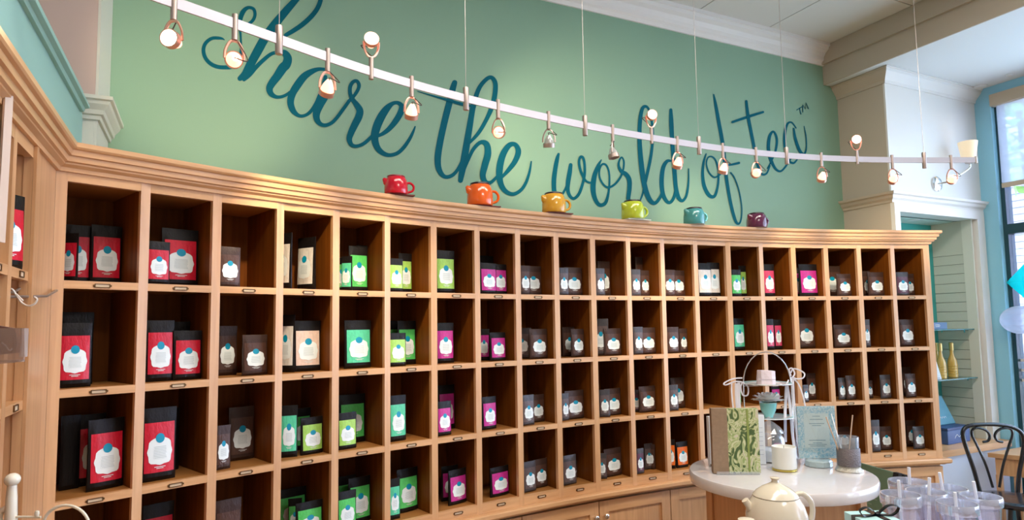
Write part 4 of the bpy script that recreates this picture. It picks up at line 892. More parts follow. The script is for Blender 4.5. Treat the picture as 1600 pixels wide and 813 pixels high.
for k, (x0, y0, x1, y1, wide, lab) in enumerate(((1318, 730, 1291, 653, 1, 'wooden stirrer leaning furthest left in the silver tea glass'), (1320, 722, 1299, 648, 0, 'white stirrer leaning left in the silver tea glass'), (1325, 722, 1332, 650, 1, 'wooden stirrer leaning right in the silver tea glass'))):
    a = ond(x0, y0, pg_.dot(FH)-.004*k); b = ond(x1, y1, pg_.dot(FH)+.012*(k-1))
    a.z = max(a.z, TT+.034)
    r = thing('stirrer', lab, 'stirrer', a, 'stirrers in the tea glass')
    m = M(); m.tube([tuple(a), tuple(b)], .0035, 8, sx=.6); m.build('stick', mat('birch_wood', (.56, .36, .22), .5, var=.15) if wide else mat('white_stick', (.8, .8, .78), .4), r)
    m = M(); m.lathe([(0, -.0), (.0036, .0), (.003, .003), (0, .0035)], b, 8); m.build('rounded_end', MATS['birch_wood'] if wide else MATS['white_stick'], r)
# ------------------------------------------------------------------ front display table, teapot, gift, tumblers
FT = .975
fp = [onz(1130, 845, FT), onz(1345, 836, FT), onz(1585, 838, FT)]
q0 = ond(1120, 900, 1.95); q1 = ond(1610, 900, 1.97); bk = Vector((-FH.x, -FH.y, 0))
C = [Vector((q0.x, q0.y, 0)), Vector((q1.x, q1.y, 0))]; C += [C[1]+bk*.75, C[0]+bk*.75]
ft = thing('display_table', 'low edge of a white display table at the bottom right foreground', 'table', ((C[0].x+C[2].x)/2, (C[0].y+C[2].y)/2, 0))
LIL = mat('lilac_white_top', (.62, .58, .70), .3)
m = M(); m.hexa([(v.x, v.y, FT-.03) for v in C[::-1]], [(v.x, v.y, FT) for v in C[::-1]]); m.build('table_top', LIL, ft)
cx = sum(v.x for v in C)/4; cy_ = sum(v.y for v in C)/4
for v in C:
    x = v.x*.9+cx*.1; y = v.y*.9+cy_*.1; M().box(x-.025, x+.025, y-.025, y+.025, 0, FT-.031).build('leg', W_V, ft)
# teapot
pt = ond(1213, 800, 1.80); pt.z = FT+.0005; s5 = 1.80/F
tp = thing('teapot', 'large cream ceramic teapot with domed lid in the foreground', 'teapot', pt, None, YC)
TPM = mat('cream_glaze', (.74, .66, .52), .16, coat=.5)
ztop = ond(1213, 746, 1.80).z-FT; zsh_ = ond(1213, 776, 1.80).z-FT; rb = 46*s5
m = M(); m.lathe([(rb*.55, 0), (rb*.6, .004), (rb*.85, zsh_*.2), (rb, zsh_*.5), (rb*.97, zsh_*.72), (rb*.85, zsh_*.9), (rb*.72, zsh_*1.0), (rb*.69, zsh_*1.0)], (0, 0, 0), 48); m.build('body', TPM, tp, smooth=True, local=True)
dz = ztop-zsh_
m = M(); m.lathe([(rb*.715, zsh_+.001), (rb*.72, zsh_+.003), (rb*.62, zsh_+dz*.25), (rb*.42, zsh_+dz*.48), (rb*.2, zsh_+dz*.66), (rb*.12, zsh_+dz*.74), (rb*.10, zsh_+dz*.84), (rb*.16, zsh_+dz*.97), (rb*.10, zsh_+dz), (0, zsh_+dz)], (0, 0, 0), 40); m.build('lid', TPM, tp, smooth=True, local=True)
def tpz(x, y): return ((x-1213)*s5, 0, ond(1213, y, 1.80).z-FT)
m = M(); m.tube(cat_rom([tpz(1192, 835), tpz(1182, 815), tpz(1175, 796), tpz(1166, 781)], 5), [.016]*4+[.014]*4+[.012]*4+[.010]*4, 12); m.build('spout', TPM, tp, smooth=True, local=True)
m = M(); m.tube(cat_rom([tpz(1238, 776), tpz(1254, 773), tpz(1266, 785), tpz(1268, 803), tpz(1262, 822), tpz(1250, 838)], 6), .0075, 10); m.build('handle', TPM, tp, smooth=True, local=True)
# small cream cup lid peeping in at the left of the teapot
pq = ond(1166, 812, 1.66); r = thing('sugar_bowl', 'top of a small cream bowl just left of the foreground teapot', 'bowl', (pq.x, pq.y, FT+.0005))
hz = pq.z-FT; m = M(); m.lathe([(.02, 0), (.026, .02), (.028, hz*.6), (.024, hz*.9), (.024, hz*.9)], (0, 0, 0), 24); m.build('body', TPM, r, smooth=True, local=True)
m = M(); m.lathe([(.025, hz*.9+.001), (.02, hz), (.008, hz+.003), (0, hz+.003)], (0, 0, 0), 24); m.build('lid', TPM, r, smooth=True, local=True)
# gift box with black bow
pgf = ond(1366, 812, 1.60)
gf = thing('ribboned_box', 'pale aqua gift box tied with a glossy black bow in the foreground', 'gift box', (pgf.x, pgf.y, FT+.0005), None, YC+.05)
hz = ond(1366, 806, 1.60).z-FT; AQ = mat('aqua_card', (.45, .72, .72), .4)
m = M(); m.box(-.052, .040, -.04, .04, 0, hz); m.build('box_body', AQ, gf, local=True, bevel=.001)
m = M(); m.box(-.0525, .0405, -.008, .008, -.0001, hz+.0008); m.box(0, .016, -.0405, .0405, -.0001, hz+.0008); m.build('band', mat('black_satin', (.008, .01, .014), .18), gf, local=True)
BS = MATS['black_satin']
for P_ in ([(.008, 0, hz+.002), (-.02, -.01, hz+.022), (-.042, -.012, hz+.016), (-.03, -.01, hz+.003), (.008, 0, hz+.003)], [(.008, 0, hz+.002), (.03, -.01, hz+.025), (.055, -.012, hz+.022), (.04, -.01, hz+.003), (.008, 0, hz+.003)]):
    m = M(); m.tube(cat_rom(P_, 7), .006, 6, sx=.2, flat=(.1, 1, .1)); m.build('bow_loop', BS, gf, smooth=True, local=True)
m = M(); m.lathe([(0, -.004), (.007, 0), (0, .006)], (.008, -.002, hz+.005), 12); m.build('bow_knot', BS, gf, local=True)
# clear tumblers with lids and straws
CUPM = clear('tumbler_plastic', (.95, .95, .99), .12, .04, .04, (.62, .60, .88)); RIMM = clear('tumbler_rim', (.90, .92, .98), .36, .05, .24, (.80, .85, .98)); STR = mat('white_straw', (.88, .90, .96), .3)
CUPS = [(1407, 772, 1.74, 1404, 751, 'leftmost front clear tumbler with white straw'), (1420, 752, 1.90, 1420, 731, 'back left clear tumbler with tall white straw'),
        (1447, 768, 1.80, 1452, 747, 'clear tumbler with white straw in the middle of the cluster'), (1479, 762, 1.90, 1468, 739, 'back right clear tumbler with straw leaning left'),
        (1495, 786, 1.70, 1492, 770, 'front right clear tumbler with short white straw'), (1532, 775, 1.80, 1521, 753, 'rightmost clear tumbler with straw leaning left')]
for x, y, dd, sx_, sy_, lab in CUPS:
    q = ond(x, y, dd); h = q.z-FT; s6 = dd/F; R_ = 28*s6
    r = thing('tumbler', lab, 'tumbler', (q.x, q.y, FT+.0005), 'clear tumblers in the foreground')
    m = M(); m.lathe([(R_*.66, .0), (R_*.68, .003), (R_*.9, h*.82), (R_*.9, h*.84)], (0, 0, 0), 32, close=True); m.build('cup', CUPM, r, smooth=True, local=True)
    m = M(); m.lathe([(R_*.63, .004), (R_*.80, h*.74), (R_*.84, h*.8)], (0, 0, 0), 28, close=True); m.build('inner_wall', CUPM, r, smooth=True, local=True)
    m = M(); m.lathe([(R_*.93, h*.845), (R_*1.0, h*.86), (R_*1.02, h*.95), (R_*.99, h), (R_*.93, h), (R_*.9, h*.93), (R_*.9, h*.9)], (0, 0, 0), 36, close=True); m.build('lid', RIMM, r, smooth=True, local=True)
    st_ = ond(sx_, sy_, dd); v = Vector((st_.x-q.x, st_.y-q.y, st_.z-FT)); dirn = (v-Vector((-(v.x)*.2, 0, .03))).normalized()
    lo = v-dirn*(min(v.z-.02, .16)); top = v
    m = M(); m.tube([tuple(lo), tuple(top)], .0042, 10); m.build('straw', STR, r, smooth=True, local=True)
# ------------------------------------------------------------------ A-frame chalkboard behind the tumblers
pa = [onz(1338, 721, .85), onz(1397, 738, .85)]
af = thing('aframe_sign', 'green chalkboard A-frame sign with black edge standing behind the tumblers', 'sign', (pa[0].x, pa[0].y, 0))
u = (pa[1]-pa[0]); u.z = 0; wdt = u.length; u.normalize(); nb_ = Vector((-u.y, u.x, 0)); 
if nb_.dot(FH) < 0: nb_ = -nb_
zt = pa[1].z; sl = -.26
def ap(a, z, off): return pa[0]*0 + Vector((pa[0].x, pa[0].y, 0)) + u*a + nb_*((z-zt)*-(-.26)*1.0+off) + Vector((0, 0, z))
GB = mat('green_chalkboard', (.12, .19, .12), .6, var=.15, vscale=20)
def slab(name, a0, a1, z0, z1, o0, o1, mt, back=False):
    f_ = (lambda a, z, o: ap(a, z, o)) if not back else (lambda a, z, o: Vector((pa[0].x, pa[0].y, 0))+u*a+nb_*((zt-z)*.26+.03+o)+Vector((0, 0, z)))
    m = M(); m.hexa([f_(a0, z0, o0), f_(a1, z0, o0), f_(a1, z0, o1), f_(a0, z0, o1)], [f_(a0, z1, o0), f_(a1, z1, o0), f_(a1, z1, o1), f_(a0, z1, o1)]); return m.build(name, mt, af)
BF = mat('black_painted_wood', (.012, .012, .014), .4)
slab('chalkboard', -.06, wdt-.0, .12, zt-.004, 0, .012, GB)
slab('frame_post', wdt, wdt+.035, 0, zt, -.004, .016, BF); slab('frame_post', -.095, -.06, 0, zt, -.004, .016, BF); slab('frame_rail', -.06, wdt, .08, .12, -.004, .016, BF)
slab('rear_leg', wdt, wdt+.03, 0, zt-.01, 0, .016, BF, True); slab('rear_leg', -.095, -.065, 0, zt-.01, 0, .016, BF, True)
m = M()
for k in range(16):
    z = zt-.05-k*.028; a0 = .02+random.random()*.02; a1 = wdt*.55+random.random()*wdt*.35
    m.hexa([ap(a0, z, -.0012), ap(a1, z, -.0012), ap(a1, z, .0004), ap(a0, z, .0004)], [ap(a0, z+.005, -.0012), ap(a1, z+.005, -.0012), ap(a1, z+.005, .0004), ap(a0, z+.005, .0004)])
m.build('chalk_writing', mat('faded_chalk', (.20, .27, .19), .8), af, kind='stuff')
m = M()
for k in range(14):
    z = zt-.03-k*.012; m.lathe([(.003, -.004), (.005, 0), (.003, .004)], ap(wdt+.045, z, .012), 8, close=True)
m.build('chain', SILVER, af, kind='stuff')
# ------------------------------------------------------------------ niche contents and bench
NC = (NX0+NX1)/2
bn = thing('niche_bench', 'maple bench top with pale panel front under the niche by the window', 'bench', (5.0, 2.9, 0))
M().box(4.42, 5.47, NB-.11, NB-.032, BZ-.045, BZ).build('bench_edge', W_H, bn)
M().box(NX0+.002, NX1-.002, NB-.0315, NBACK-.001, BZ-.03, BZ).build('bench_top', W_H, bn)
M().box(4.44, 5.45, NB-.09, NB-.032, .005, BZ-.046).build('front_panel', mat('pale_blue_panel', (.66, .70, .78), .5), bn)
GS = clear('shelf_glass', (.80, .92, .92), .10, .02, .06, (.3, .5, .5)); GE = mat('glass_edge', (.08, .22, .24), .2)
for z_, lb_ in ((1.55, 'upper glass shelf in the niche holding a blue box'), (1.18, 'lower glass shelf in the niche holding three gold bottles')):
    r = thing('glass_shelf', lb_, 'shelf', (NC, 3.03, z_), 'glass shelves in the niche')
    M().box(NX0+.003, NX1-.031, NB+.035, NBACK-.002, z_-.007, z_).build('glass_plate', GS, r)
    M().box(NX0+.003, NX1-.031, NB+.032, NB+.0348, z_-.0072, z_+.0002).build('polished_edge', GE, r)
    for yy in (NB+.1, NBACK-.04): M().box(NX1-.0305, NX1-.0265, yy, yy+.01, z_-.03, z_-.0075).build('bracket', SILVER, r)
def lat(name, mt, parent, prof, loc, seg=24): m = M(); m.lathe(prof, loc, seg); return m.build(name, mt, parent, smooth=True, local=True)
GOLDL = mat('golden_liquid', (.55, .36, .08), .12, coat=.8); 
for k, (bx, by) in enumerate(((5.04, 2.99), (5.11, 3.06), (5.20, 3.0))):
    r = thing('gold_bottle', ('golden long-necked bottle on the lower glass shelf, '+('left of three', 'middle of three', 'right of three')[k]), 'bottle', (bx, by, 1.1805), 'golden bottles in the niche')
    lat('bottle_body', GOLDL, r, [(.030, 0), (.034, .004), (.034, .10), (.030, .13), (.016, .165), (.0125, .19), (.012, .235), (.014, .236), (.014, .243), (.0, .243)], (0, 0, 0))
    lat('foil_cap', mat('gold_foil', (.66, .50, .20), .3, .8), r, [(.0145, .205), (.0155, .206), (.0155, .262), (.012, .266), (0, .266)], (0, 0, 0))
    m = M()
    for zz in (.03, .05, .07, .09): m.lathe([(.0342, zz-.004), (.0362, zz), (.0342, zz+.004)], (0, 0, 0), 24, close=True)
    m.build('embossed_rings', GOLDL, r, smooth=True, local=True)
r = thing('white_card_box', 'white patterned card box left of the gold bottles in the niche', 'box', (4.94, 2.97, 1.1805), None, -.3)
m = M(); m.hexa([(-.045, 0, 0), (.045, 0, 0), (.045, .04, 0), (-.045, .04, 0)], [(-.045, .025, .17), (.02, .025, .17), (.02, .04, .17), (-.045, .04, .17)]); m.build('card_front', mat('pale_patterned_card', (.66, .72, .76), .5, var=.2, vscale=70), r, local=True)
m = M(); m.box(-.03, .03, -.001, .002, .004, .012); m.build('price_strip', mat('grey_print', (.4, .4, .5), .5), r, local=True)
BLU = mat('navy_card', (.05, .10, .25), .35); WPR = mat('white_print', (.75, .8, .85), .5)
r = thing('blue_flat_box', 'flat slate blue box lying on the upper glass shelf in the niche', 'box', (4.98, 3.02, 1.5505))
M().box(-.12, .12, -.06, .06, 0, .052).build('box_body', mat('slate_blue_card', (.12, .20, .33), .4), r, local=True, bevel=.002)
m = M()
for k in range(3): m.tube([(-.02+.018*k+.009*math.cos(a*PI/5), -.0612, .028+.009*math.sin(a*PI/5)) for a in range(10)], .0016, 5, closed=True)
m.build('curled_emblem', WPR, r, local=True)
r = thing('open_gift_set', 'navy gift box with raised teal lid on the niche bench', 'gift box', (5.03, 2.95, BZ+.0005), None, .05)
m = M(); m.box(-.15, .15, -.06, .09, 0, .10); m.build('box_body', BLU, r, local=True, bevel=.004)
m = M(); m.box(-.152, .152, -.062, .092, .1005, .118); m.build('box_rim', mat('navy_dark_card', (.03, .06, .17), .35), r, local=True, bevel=.003)
m = M(); m.hexa([(-.15, .03, .119), (.15, .03, .119), (.15, .055, .119), (-.15, .055, .119)], [(-.13, .085, .33), (.08, .085, .33), (.08, .11, .33), (-.13, .11, .33)]); m.build('raised_lid', mat('teal_lid_card', (.09, .27, .34), .35), r, local=True, bevel=.008)
m = M()
for k in range(3): m.tube([(-.03+.03*k+.014*math.cos(a*PI/5), .044+.02*0, .165+.014*math.sin(a*PI/5)) for a in range(10)], .002, 5, closed=True)
m.build('curled_emblem', WPR, r, local=True)
m = M(); m.tube(cat_rom([(-.06, -.0615, .04), (-.03, -.0615, .065), (0, -.0615, .045), (.03, -.0615, .068), (.06, -.0615, .05)], 5), .0018, 5); m.build('white_scroll_print', WPR, r, local=True)
# downlight in the niche ceiling
pd = onz(1427, 344, NTOP); r = thing('niche_downlight', 'small round recessed downlight in the niche ceiling', 'downlight', (pd.x, pd.y, NTOP-.004))
lat('trim_ring', WHITE, r, [(.036, .0005), (.045, .0005), (.045, .0035), (.036, .0035)], (0, 0, 0)); lat('light_disc', mat('warm_disc', (1, .85, .6), .4, emit=(1, .75, .42), estr=4), r, [(0, .001), (.035, .001), (.035, .003), (0, .003)], (0, 0, 0))
# ------------------------------------------------------------------ wall sconce
ps = ony(1463, 288, NB-.013); r = thing('wall_sconce', 'brushed nickel wall sconce with frosted shade right of the niche mouldings', 'sconce', ps)
qy = Matrix(((1, 0, 0, 0), (0, 0, -1, 0), (0, 1, 0, 0), (0, 0, 0, 1)))
m = M(); m.lathe([(0, 0), (.058, .0005), (.058, .008), (.045, .018), (.015, .024), (0, .024)], ps, 28, 0, qy); m.build('wall_plate', SILVER, r, smooth=True)
pe = ony(1514, 252, NB-.14)
m = M(); m.tube(cat_rom([tuple(ps+Vector((0, -.02, 0))), tuple(ps+Vector((.03, -.09, .01))), tuple(ps*.45+pe*.55+Vector((0, -.02, -.04))), tuple(pe+Vector((.0, 0, -.05))), tuple(pe+Vector((0, 0, -.005)))], 7), .007, 10); m.build('curved_arm', SILVER, r, smooth=True)
m = M(); m.lathe([(0, -.022), (.022, -.018), (.034, .0), (.03, .004)], pe, 24); m.build('shade_cup', STEEL, r, smooth=True)
m = M(); m.lathe([(.036, .0), (.046, .02), (.056, .09), (.064, .145), (.060, .145), (.053, .09), (.043, .02), (.033, .003)], pe, 32, close=True)
m.build('frosted_shade', mat('frosted_amber_glass', (.85, .72, .52), .5, emit=(1, .78, .5), estr=.35), r, smooth=True)
m = M(); m.lathe([(0, .02), (.018, .025), (.022, .06), (.012, .09), (0, .095)], pe, 16); m.build('bulb', mat('sconce_bulb', (1, .9, .7), .4, emit=(1, .75, .45), estr=5), r, smooth=True)
# ceiling fittings
pv = onz(1581, 133, LZ); 
r = thing('ceiling_vent', 'long narrow grey air vent in the lower ceiling by the window', 'vent', (pv.x, pv.y-.15, LZ-.002))
M().box(-.03, .03, -.35, .3, -.004, .0015).build('vent_frame', SOFF, r, local=True)
for k in range(4): M().box(-.02+.011*k, -.015+.011*k, -.34, .29, -.007, -.0042).build('vent_slat', STEEL, r, local=True)
for (x, y, nm, lb_, cc) in ((1531, 135, 'ceiling_speaker', 'small round ceiling fitting left of the air vent', 'fitting'), (1577, 116, 'smoke_detector', 'tiny round detector on the lower ceiling above the vent', 'detector')):
    pv = onz(x, y, LZ); r = thing(nm, lb_, cc, (pv.x, pv.y, LZ-.001)); R_ = .05 if nm == 'ceiling_speaker' else .022
    lat('disc', LCEIL, r, [(0, -.012), (R_*.8, -.012), (R_, -.003), (R_, .0005), (0, .0005)], (0, 0, 0)); lat('grille', STEEL if 0 else CEIL, r, [(0, -.014), (R_*.6, -.0135), (R_*.6, -.0121), (0, -.0121)], (0, 0, 0))
# ------------------------------------------------------------------ chair and table by the window
qc = ond(1557, 757, 4.46); qc.z = 0
ch_ = thing('bentwood_chair', 'black bentwood cafe chair with heart scroll back near the window', 'chair', qc, None, YC)
s7 = 4.46/F; BK = mat('black_lacquer', (.012, .011, .014), .25, coat=.4)
def cp_(x, y, dy=0): q = ond(x, y, 4.46); return ((x-1557)*s7, dy, q.z)
m = M(); m.tube(cat_rom([cp_(1531, 770), cp_(1524, 735), cp_(1516, 705), cp_(1511, 683), cp_(1513, 671), cp_(1524, 665), cp_(1545, 663.5), cp_(1568, 664), cp_(1588, 668), cp_(1600, 676), cp_(1604, 690), cp_(1600, 712), cp_(1593, 740), cp_(1588, 772)], 6), .0135, 10); m.build('back_hoop', BK, ch_, smooth=True, local=True)
for sg in (0, 1):
    X = (lambda x: x) if sg == 0 else (lambda x: 2*1556-x)
    m = M(); m.tube(cat_rom([cp_(X(1551), 762), cp_(X(1543), 728), cp_(X(1532), 698), cp_(X(1525), 680), cp_(X(1527), 671), cp_(X(1536), 669), cp_(X(1547), 673), cp_(X(1552), 681), cp_(X(1549), 689), cp_(X(1541), 691)], 6), .0085, 8); m.build('back_scroll', BK, ch_, smooth=True, local=True)
SH = .46
m = M(); m.lathe([(0, SH-.035), (.19, SH-.035), (.205, SH-.02), (.205, SH-.004), (.19, SH+.002), (.15, SH+.004), (0, SH+.001)], (-.05, -.20, 0), 40); m.build('seat', mat('black_seat', (.02, .022, .03), .22, coat=.5), ch_, smooth=True, local=True)
for lx, ly in ((-.19, -.06), (.10, -.05), (-.20, -.35), (.11, -.35)):
    m = M(); m.tube([(lx*.9, ly, SH-.03), (lx, ly, .25), (lx*1.15, ly+(.03 if ly > -.2 else -.02), 0)], [.014, .013, .011], 8); m.build('leg', BK, ch_, smooth=True, local=True)
m = M(); m.tube([(-.05+.15*math.cos(k*PI/12), -.20+.15*math.sin(k*PI/12), .26) for k in range(24)], .008, 8, closed=True); m.build('leg_ring', BK, ch_, smooth=True, local=True)
a = ond(1543, 708, 4.62); wt_z = a.z
tb2 = thing('wooden_table', 'maple slatted table beside the window behind the bentwood chair', 'table', (a.x+.35, a.y, 0))
TX0, TX1, TY0, TY1 = a.x, X3-.01, a.y-1.0, a.y-.02
TX0 = a.x+.0
u2 = Vector((R0.x, R0.y, 0)); f2 = Vector((FH.x, FH.y, 0)); A0 = Vector((a.x, a.y, 0))
def tcorn(i, j): return A0+u2*i-f2*j
dep = .02
K = [tcorn(0, 0), tcorn(.0, .25), tcorn(.62, .62), tcorn(.62, 0)]
tp_ = [(TX0, a.y), (TX0+.27, a.y-.62), (X3-.02, a.y-.62), (X3-.02, a.y)]
m = M(); m.prism(tp_[::-1], wt_z-.03, wt_z); m.build('table_top', W_H, tb2)
m = M(); m.prism([(tp_[0][0]+.03, tp_[0][1]-.03), (tp_[1][0]+.03, tp_[1][1]+.03), (tp_[2][0]-.03, tp_[2][1]+.03), (tp_[3][0]-.03, tp_[3][1]-.03)][::-1], wt_z-.15, wt_z-.031); m.build('apron', W_V, tb2)
for k in range(7):
    t_ = k/6; x = tp_[0][0]*(1-t_)+tp_[1][0]*t_+.05; y = (tp_[0][1]-.04)*(1-t_)+(tp_[1][1]+.04)*t_
    M().box(x-.012, x+.012, y-.018, y+.018, .06, wt_z-.151).build('slat', W_V, tb2)
for k in range(5):
    x = tp_[1][0]+.12+k*.08; y = tp_[1][1]+.05
    if x < X3-.06: M().box(x-.014, x+.014, y-.012, y+.012, .06, wt_z-.151).build('slat', W_V, tb2)
m = M(); m.prism([(tp_[0][0]+.03, tp_[0][1]-.03), (tp_[1][0]+.03, tp_[1][1]+.03), (tp_[2][0]-.03, tp_[2][1]+.03), (tp_[3][0]-.03, tp_[3][1]-.03)][::-1], 0, .06); m.build('bottom_board', W_V, tb2)
# ------------------------------------------------------------------ roller blind, hung things in the window
r = thing('roller_blind', 'pale see-through roller blind covering the top of the window', 'blind', (X3+.02, WY-1.2, 2.98))
m = M(); m.box(X3+.018, X3+.021, WY-2.4, WY-.03, 2.66, 3.27); m.build('blind_fabric', clear('blind_mesh', (.88, .93, .95), .02, .6, .35, (.88, .92, .92), True), r)
m = M(); m.box(X3-.02, X3+.045, WY-2.41, WY-.005, 3.27, 3.36); m.build('head_box', mat('tan_blind_box', (.55, .46, .33), .6), r)
m = M(); m.box(X3+.012, X3+.028, WY-2.4, WY-.03, 2.625, 2.66); m.build('bottom_bar', MATS['tan_blind_box'], r)
# sign letters on the glass, seen from behind, so mirrored: they read TEA from the street
sg_ = thing('window_lettering', 'white mirrored lettering on the lower window glass', 'lettering', (X3+.088, WY-.3, 1.15))
WL = mat('white_vinyl', (.86, .88, .90), .5)
zc = onx(1580, 578, X3+.088)
def glassbar(y0, z0, y1, z1, wd=.010, nm='letter'):
    d = Vector((0, y1-y0, z1-z0)); L_ = d.length; d.normalize(); n_ = Vector((0, -d.z, d.y))*wd
    return [(X3+.0885, y0+n_.y, z0+n_.z), (X3+.0885, y1+n_.y, z1+n_.z), (X3+.0885, y1-n_.y, z1-n_.z), (X3+.0885, y0-n_.y, z0-n_.z)], [(X3+.0868, y0+n_.y, z0+n_.z), (X3+.0868, y1+n_.y, z1+n_.z), (X3+.0868, y1-n_.y, z1-n_.z), (X3+.0868, y0-n_.y, z0-n_.z)]
def glet(bars):
    m = M()
    for b_ in bars: q_ = glassbar(*b_); m.hexa(*q_)
    m.build('letter', WL, sg_)
yy, zz = zc.y+.03, zc.z; hh = .075
glet([(yy+.035, zz+hh, yy, zz), (yy-.035, zz+hh, yy, zz), (yy, zz, yy, zz-hh)])
yy -= .10
glet([(yy+.03, zz+hh, yy-.03, zz+hh), (yy-.03, zz+hh, yy-.03, zz-hh), (yy+.03, zz, yy-.03, zz), (yy+.03, zz-hh, yy-.03, zz-hh)])
# ------------------------------------------------------------------ outside
struct('pavement', M().box(X3+.21, 30, -25, 25, -.15, -.05), mat('grey_pavement', (.35, .34, .33), .9, var=.15))
# house
hs = thing('clapboard_house', 'lavender grey clapboard building across the street, seen through the window', 'building', (13, 4, -.05))
SD = mat('lavender_siding', (.50, .50, .72), .7)
nb2 = 0
for k in range(46):
    z0 = .95+k*.115; m = M(); m.hexa([(12.2, -9, z0), (12.6, -9, z0), (12.6, 12, z0), (12.2, 12, z0)], [(12.23, -9, z0+.112), (12.6, -9, z0+.112), (12.6, 12, z0+.112), (12.23, 12, z0+.112)]); m.build('siding_board', SD, hs)
M().box(12.18, 12.6, -9, 12, -.05, .95).build('base_wall', mat('pale_base_wall', (.70, .74, .74), .7), hs)
M().box(11.9, 13.4, -9.3, 12.3, 6.24, 6.5).build('eaves', WHITE, hs)
for yy2 in (4.6, 7.6):
    f = M().box(12.14, 12.25, yy2, yy2+1.0, 2.2, 4.0).build('window_frame', WHITE, hs); M().box(12.12, 12.139, yy2+.1, yy2+.9, 2.3, 3.9).build('pane', mat('dark_pane', (.10, .16, .22), .08), f)
LEAF = mat('tree_leaves', (.25, .50, .12), .6)
def tree(x, y, z, rad, nm, lab, seed):
    rnd = random.Random(seed); t_ = thing(nm, lab, 'tree', (x, y, -.05), 'trees outside the window')
    M_ = M(); M_.tube([(0, 0, 0), (.05, 0, z*.6), (0, .1, z)], [.16, .12, .06], 8); M_.build('trunk', mat('bark', (.12, .08, .05), .9), t_, local=True)
    m = M()
    for k in range(900):
        d = Vector((rnd.gauss(0, 1), rnd.gauss(0, 1), rnd.gauss(0, 1))).normalized()*rad*(.45+.55*rnd.random()); c_ = Vector((0, 0, z))+d; a_ = Vector((rnd.uniform(-1, 1), rnd.uniform(-1, 1), rnd.uniform(-1, 1))).normalized()*.13; b_ = a_.orthogonal().normalized()*.07
        m.add([c_-a_, c_-b_, c_+a_, c_+b_], [(0, 1, 2, 3)])
    o = m.build('foliage', LEAF, t_, local=True); o['kind'] = 'stuff'
pt_ = onx(1572, 205, 10.0)
tree(10.6, pt_.y, 5.0, 1.5, 'street_tree', 'leafy green street tree seen through the roller blind', 3)
# bicycle leaning outside the window
pbk = onx(1602, 640, X3+.55)
by = thing('bicycle', 'bicycle with cream tyre parked just outside the window', 'bicycle', (pbk.x, pbk.y, -.05))
wr_ = .31; wz = pbk.z+.05
TY = mat('black_tyre', (.02, .02, .022), .6); CRT = mat('cream_tyre_wall', (.72, .68, .52), .5)
def wheel(yc):
    pts = [(0, yc+wr_*math.cos(k*PI/20), wz+wr_*math.sin(k*PI/20)) for k in range(40)]
    m = M(); m.tube(pts, .017, 8, closed=True); o = m.build('tyre', TY, by, smooth=True, local=True)
    pts = [(-.004, yc+(wr_-.028)*math.cos(k*PI/20), wz+(wr_-.028)*math.sin(k*PI/20)) for k in range(40)]
    m = M(); m.tube(pts, .014, 8, closed=True); m.build('rim', CRT, by, smooth=True, local=True)
    m = M()
    for k in range(14): m.tube([(0, yc, wz), (0, yc+(wr_-.03)*math.cos(k*PI/7), wz+(wr_-.03)*math.sin(k*PI/7))], .0015, 4)
    m.build('spokes', SILVER, by, local=True, kind='stuff')
wheel(0); wheel(-1.02)
RED = mat('red_frame_paint', (.55, .02, .02), .3)
m = M(); 
for a_, b_ in (((-1.02, 0), (-.75, .25)), ((-1.02, 0), (-.6, 0)), ((-.75, .25), (-.6, 0)), ((-.75, .25), (-.2, .28)), ((-.6, 0), (-.16, .22)), ((0, 0), (-.2, .36))): m.tube([(0, a_[0], wz+a_[1]), (0, b_[0], wz+b_[1])], .014, 8)
m.build('frame', RED, by, smooth=True, local=True)
m = M(); m.tube([(0, -.2, wz+.36), (0, -.22, wz+.45)], .012, 8); m.tube([(-.2, -.3, wz+.46), (-.1, -.2, wz+.46), (.1, -.2, wz+.46), (.2, -.3, wz+.46)], .011, 8); m.build('handlebar', SILVER, by, smooth=True, local=True)
m = M(); m.box(-.06, .06, -.9, -.68, wz+.33, wz+.37); m.build('saddle', BF, by, local=True)
m = M(); m.lathe([(0, -.03), (.04, -.03), (.04, .03), (0, .03)], (0, -.1, wz+.15), 12); m.build('reflector', mat('red_reflector', (.6, .01, .02), .2), by, local=True)
# teal geometric lantern hanging inside the window, and a pale translucent globe
pk_ = onx(1602, 440, X3+.02); r = thing('teal_lantern', 'bright teal faceted paper diamond hanging in the window', 'hanging ornament', pk_)
wL = onx(1572, 438, X3+.02); hw_ = (wL.y-pk_.y); TQ = clear('turquoise_paper', (.1, .8, .78), .02, .5, .85, (.05, .85, .80), True)
v = [(0, hw_, 0), (0, 0, .13), (0, -hw_, 0), (0, 0, -.14), (-.05, 0, 0), (.05, 0, 0)]
for f in ((0, 1, 4), (1, 2, 4), (2, 3, 4), (3, 0, 4), (1, 0, 5), (2, 1, 5), (3, 2, 5), (0, 3, 5)):
    m = M(); m.add([v[i] for i in f], [(0, 1, 2)]); m.build('facet', TQ, r, local=True)
m = M(); m.tube([(0, 0, .13), (0, 0, 2.0-.1)], .001, 4); m.build('string', STEEL, r, local=True) if False else None
pl_ = onx(1596, 500, X3-.05); r = thing('white_globe', 'pale round translucent globe in the window below the teal diamond', 'hanging ornament', pl_)
eL = onx(1565, 500, X3-.05); rw = abs(eL.y-pl_.y)*1.0
m = M(); m.lathe([(rw*math.sin(k*PI/14)*1.0+.0001, -.105*math.cos(k*PI/14)) for k in range(1, 14)], (0, 0, 0), 28, close=True); m.build('globe_skin', clear('translucent_white', (.9, .93, .98), .02, .5, .5, (.85, .88, .96), True), r, smooth=True, local=True)
m = M()
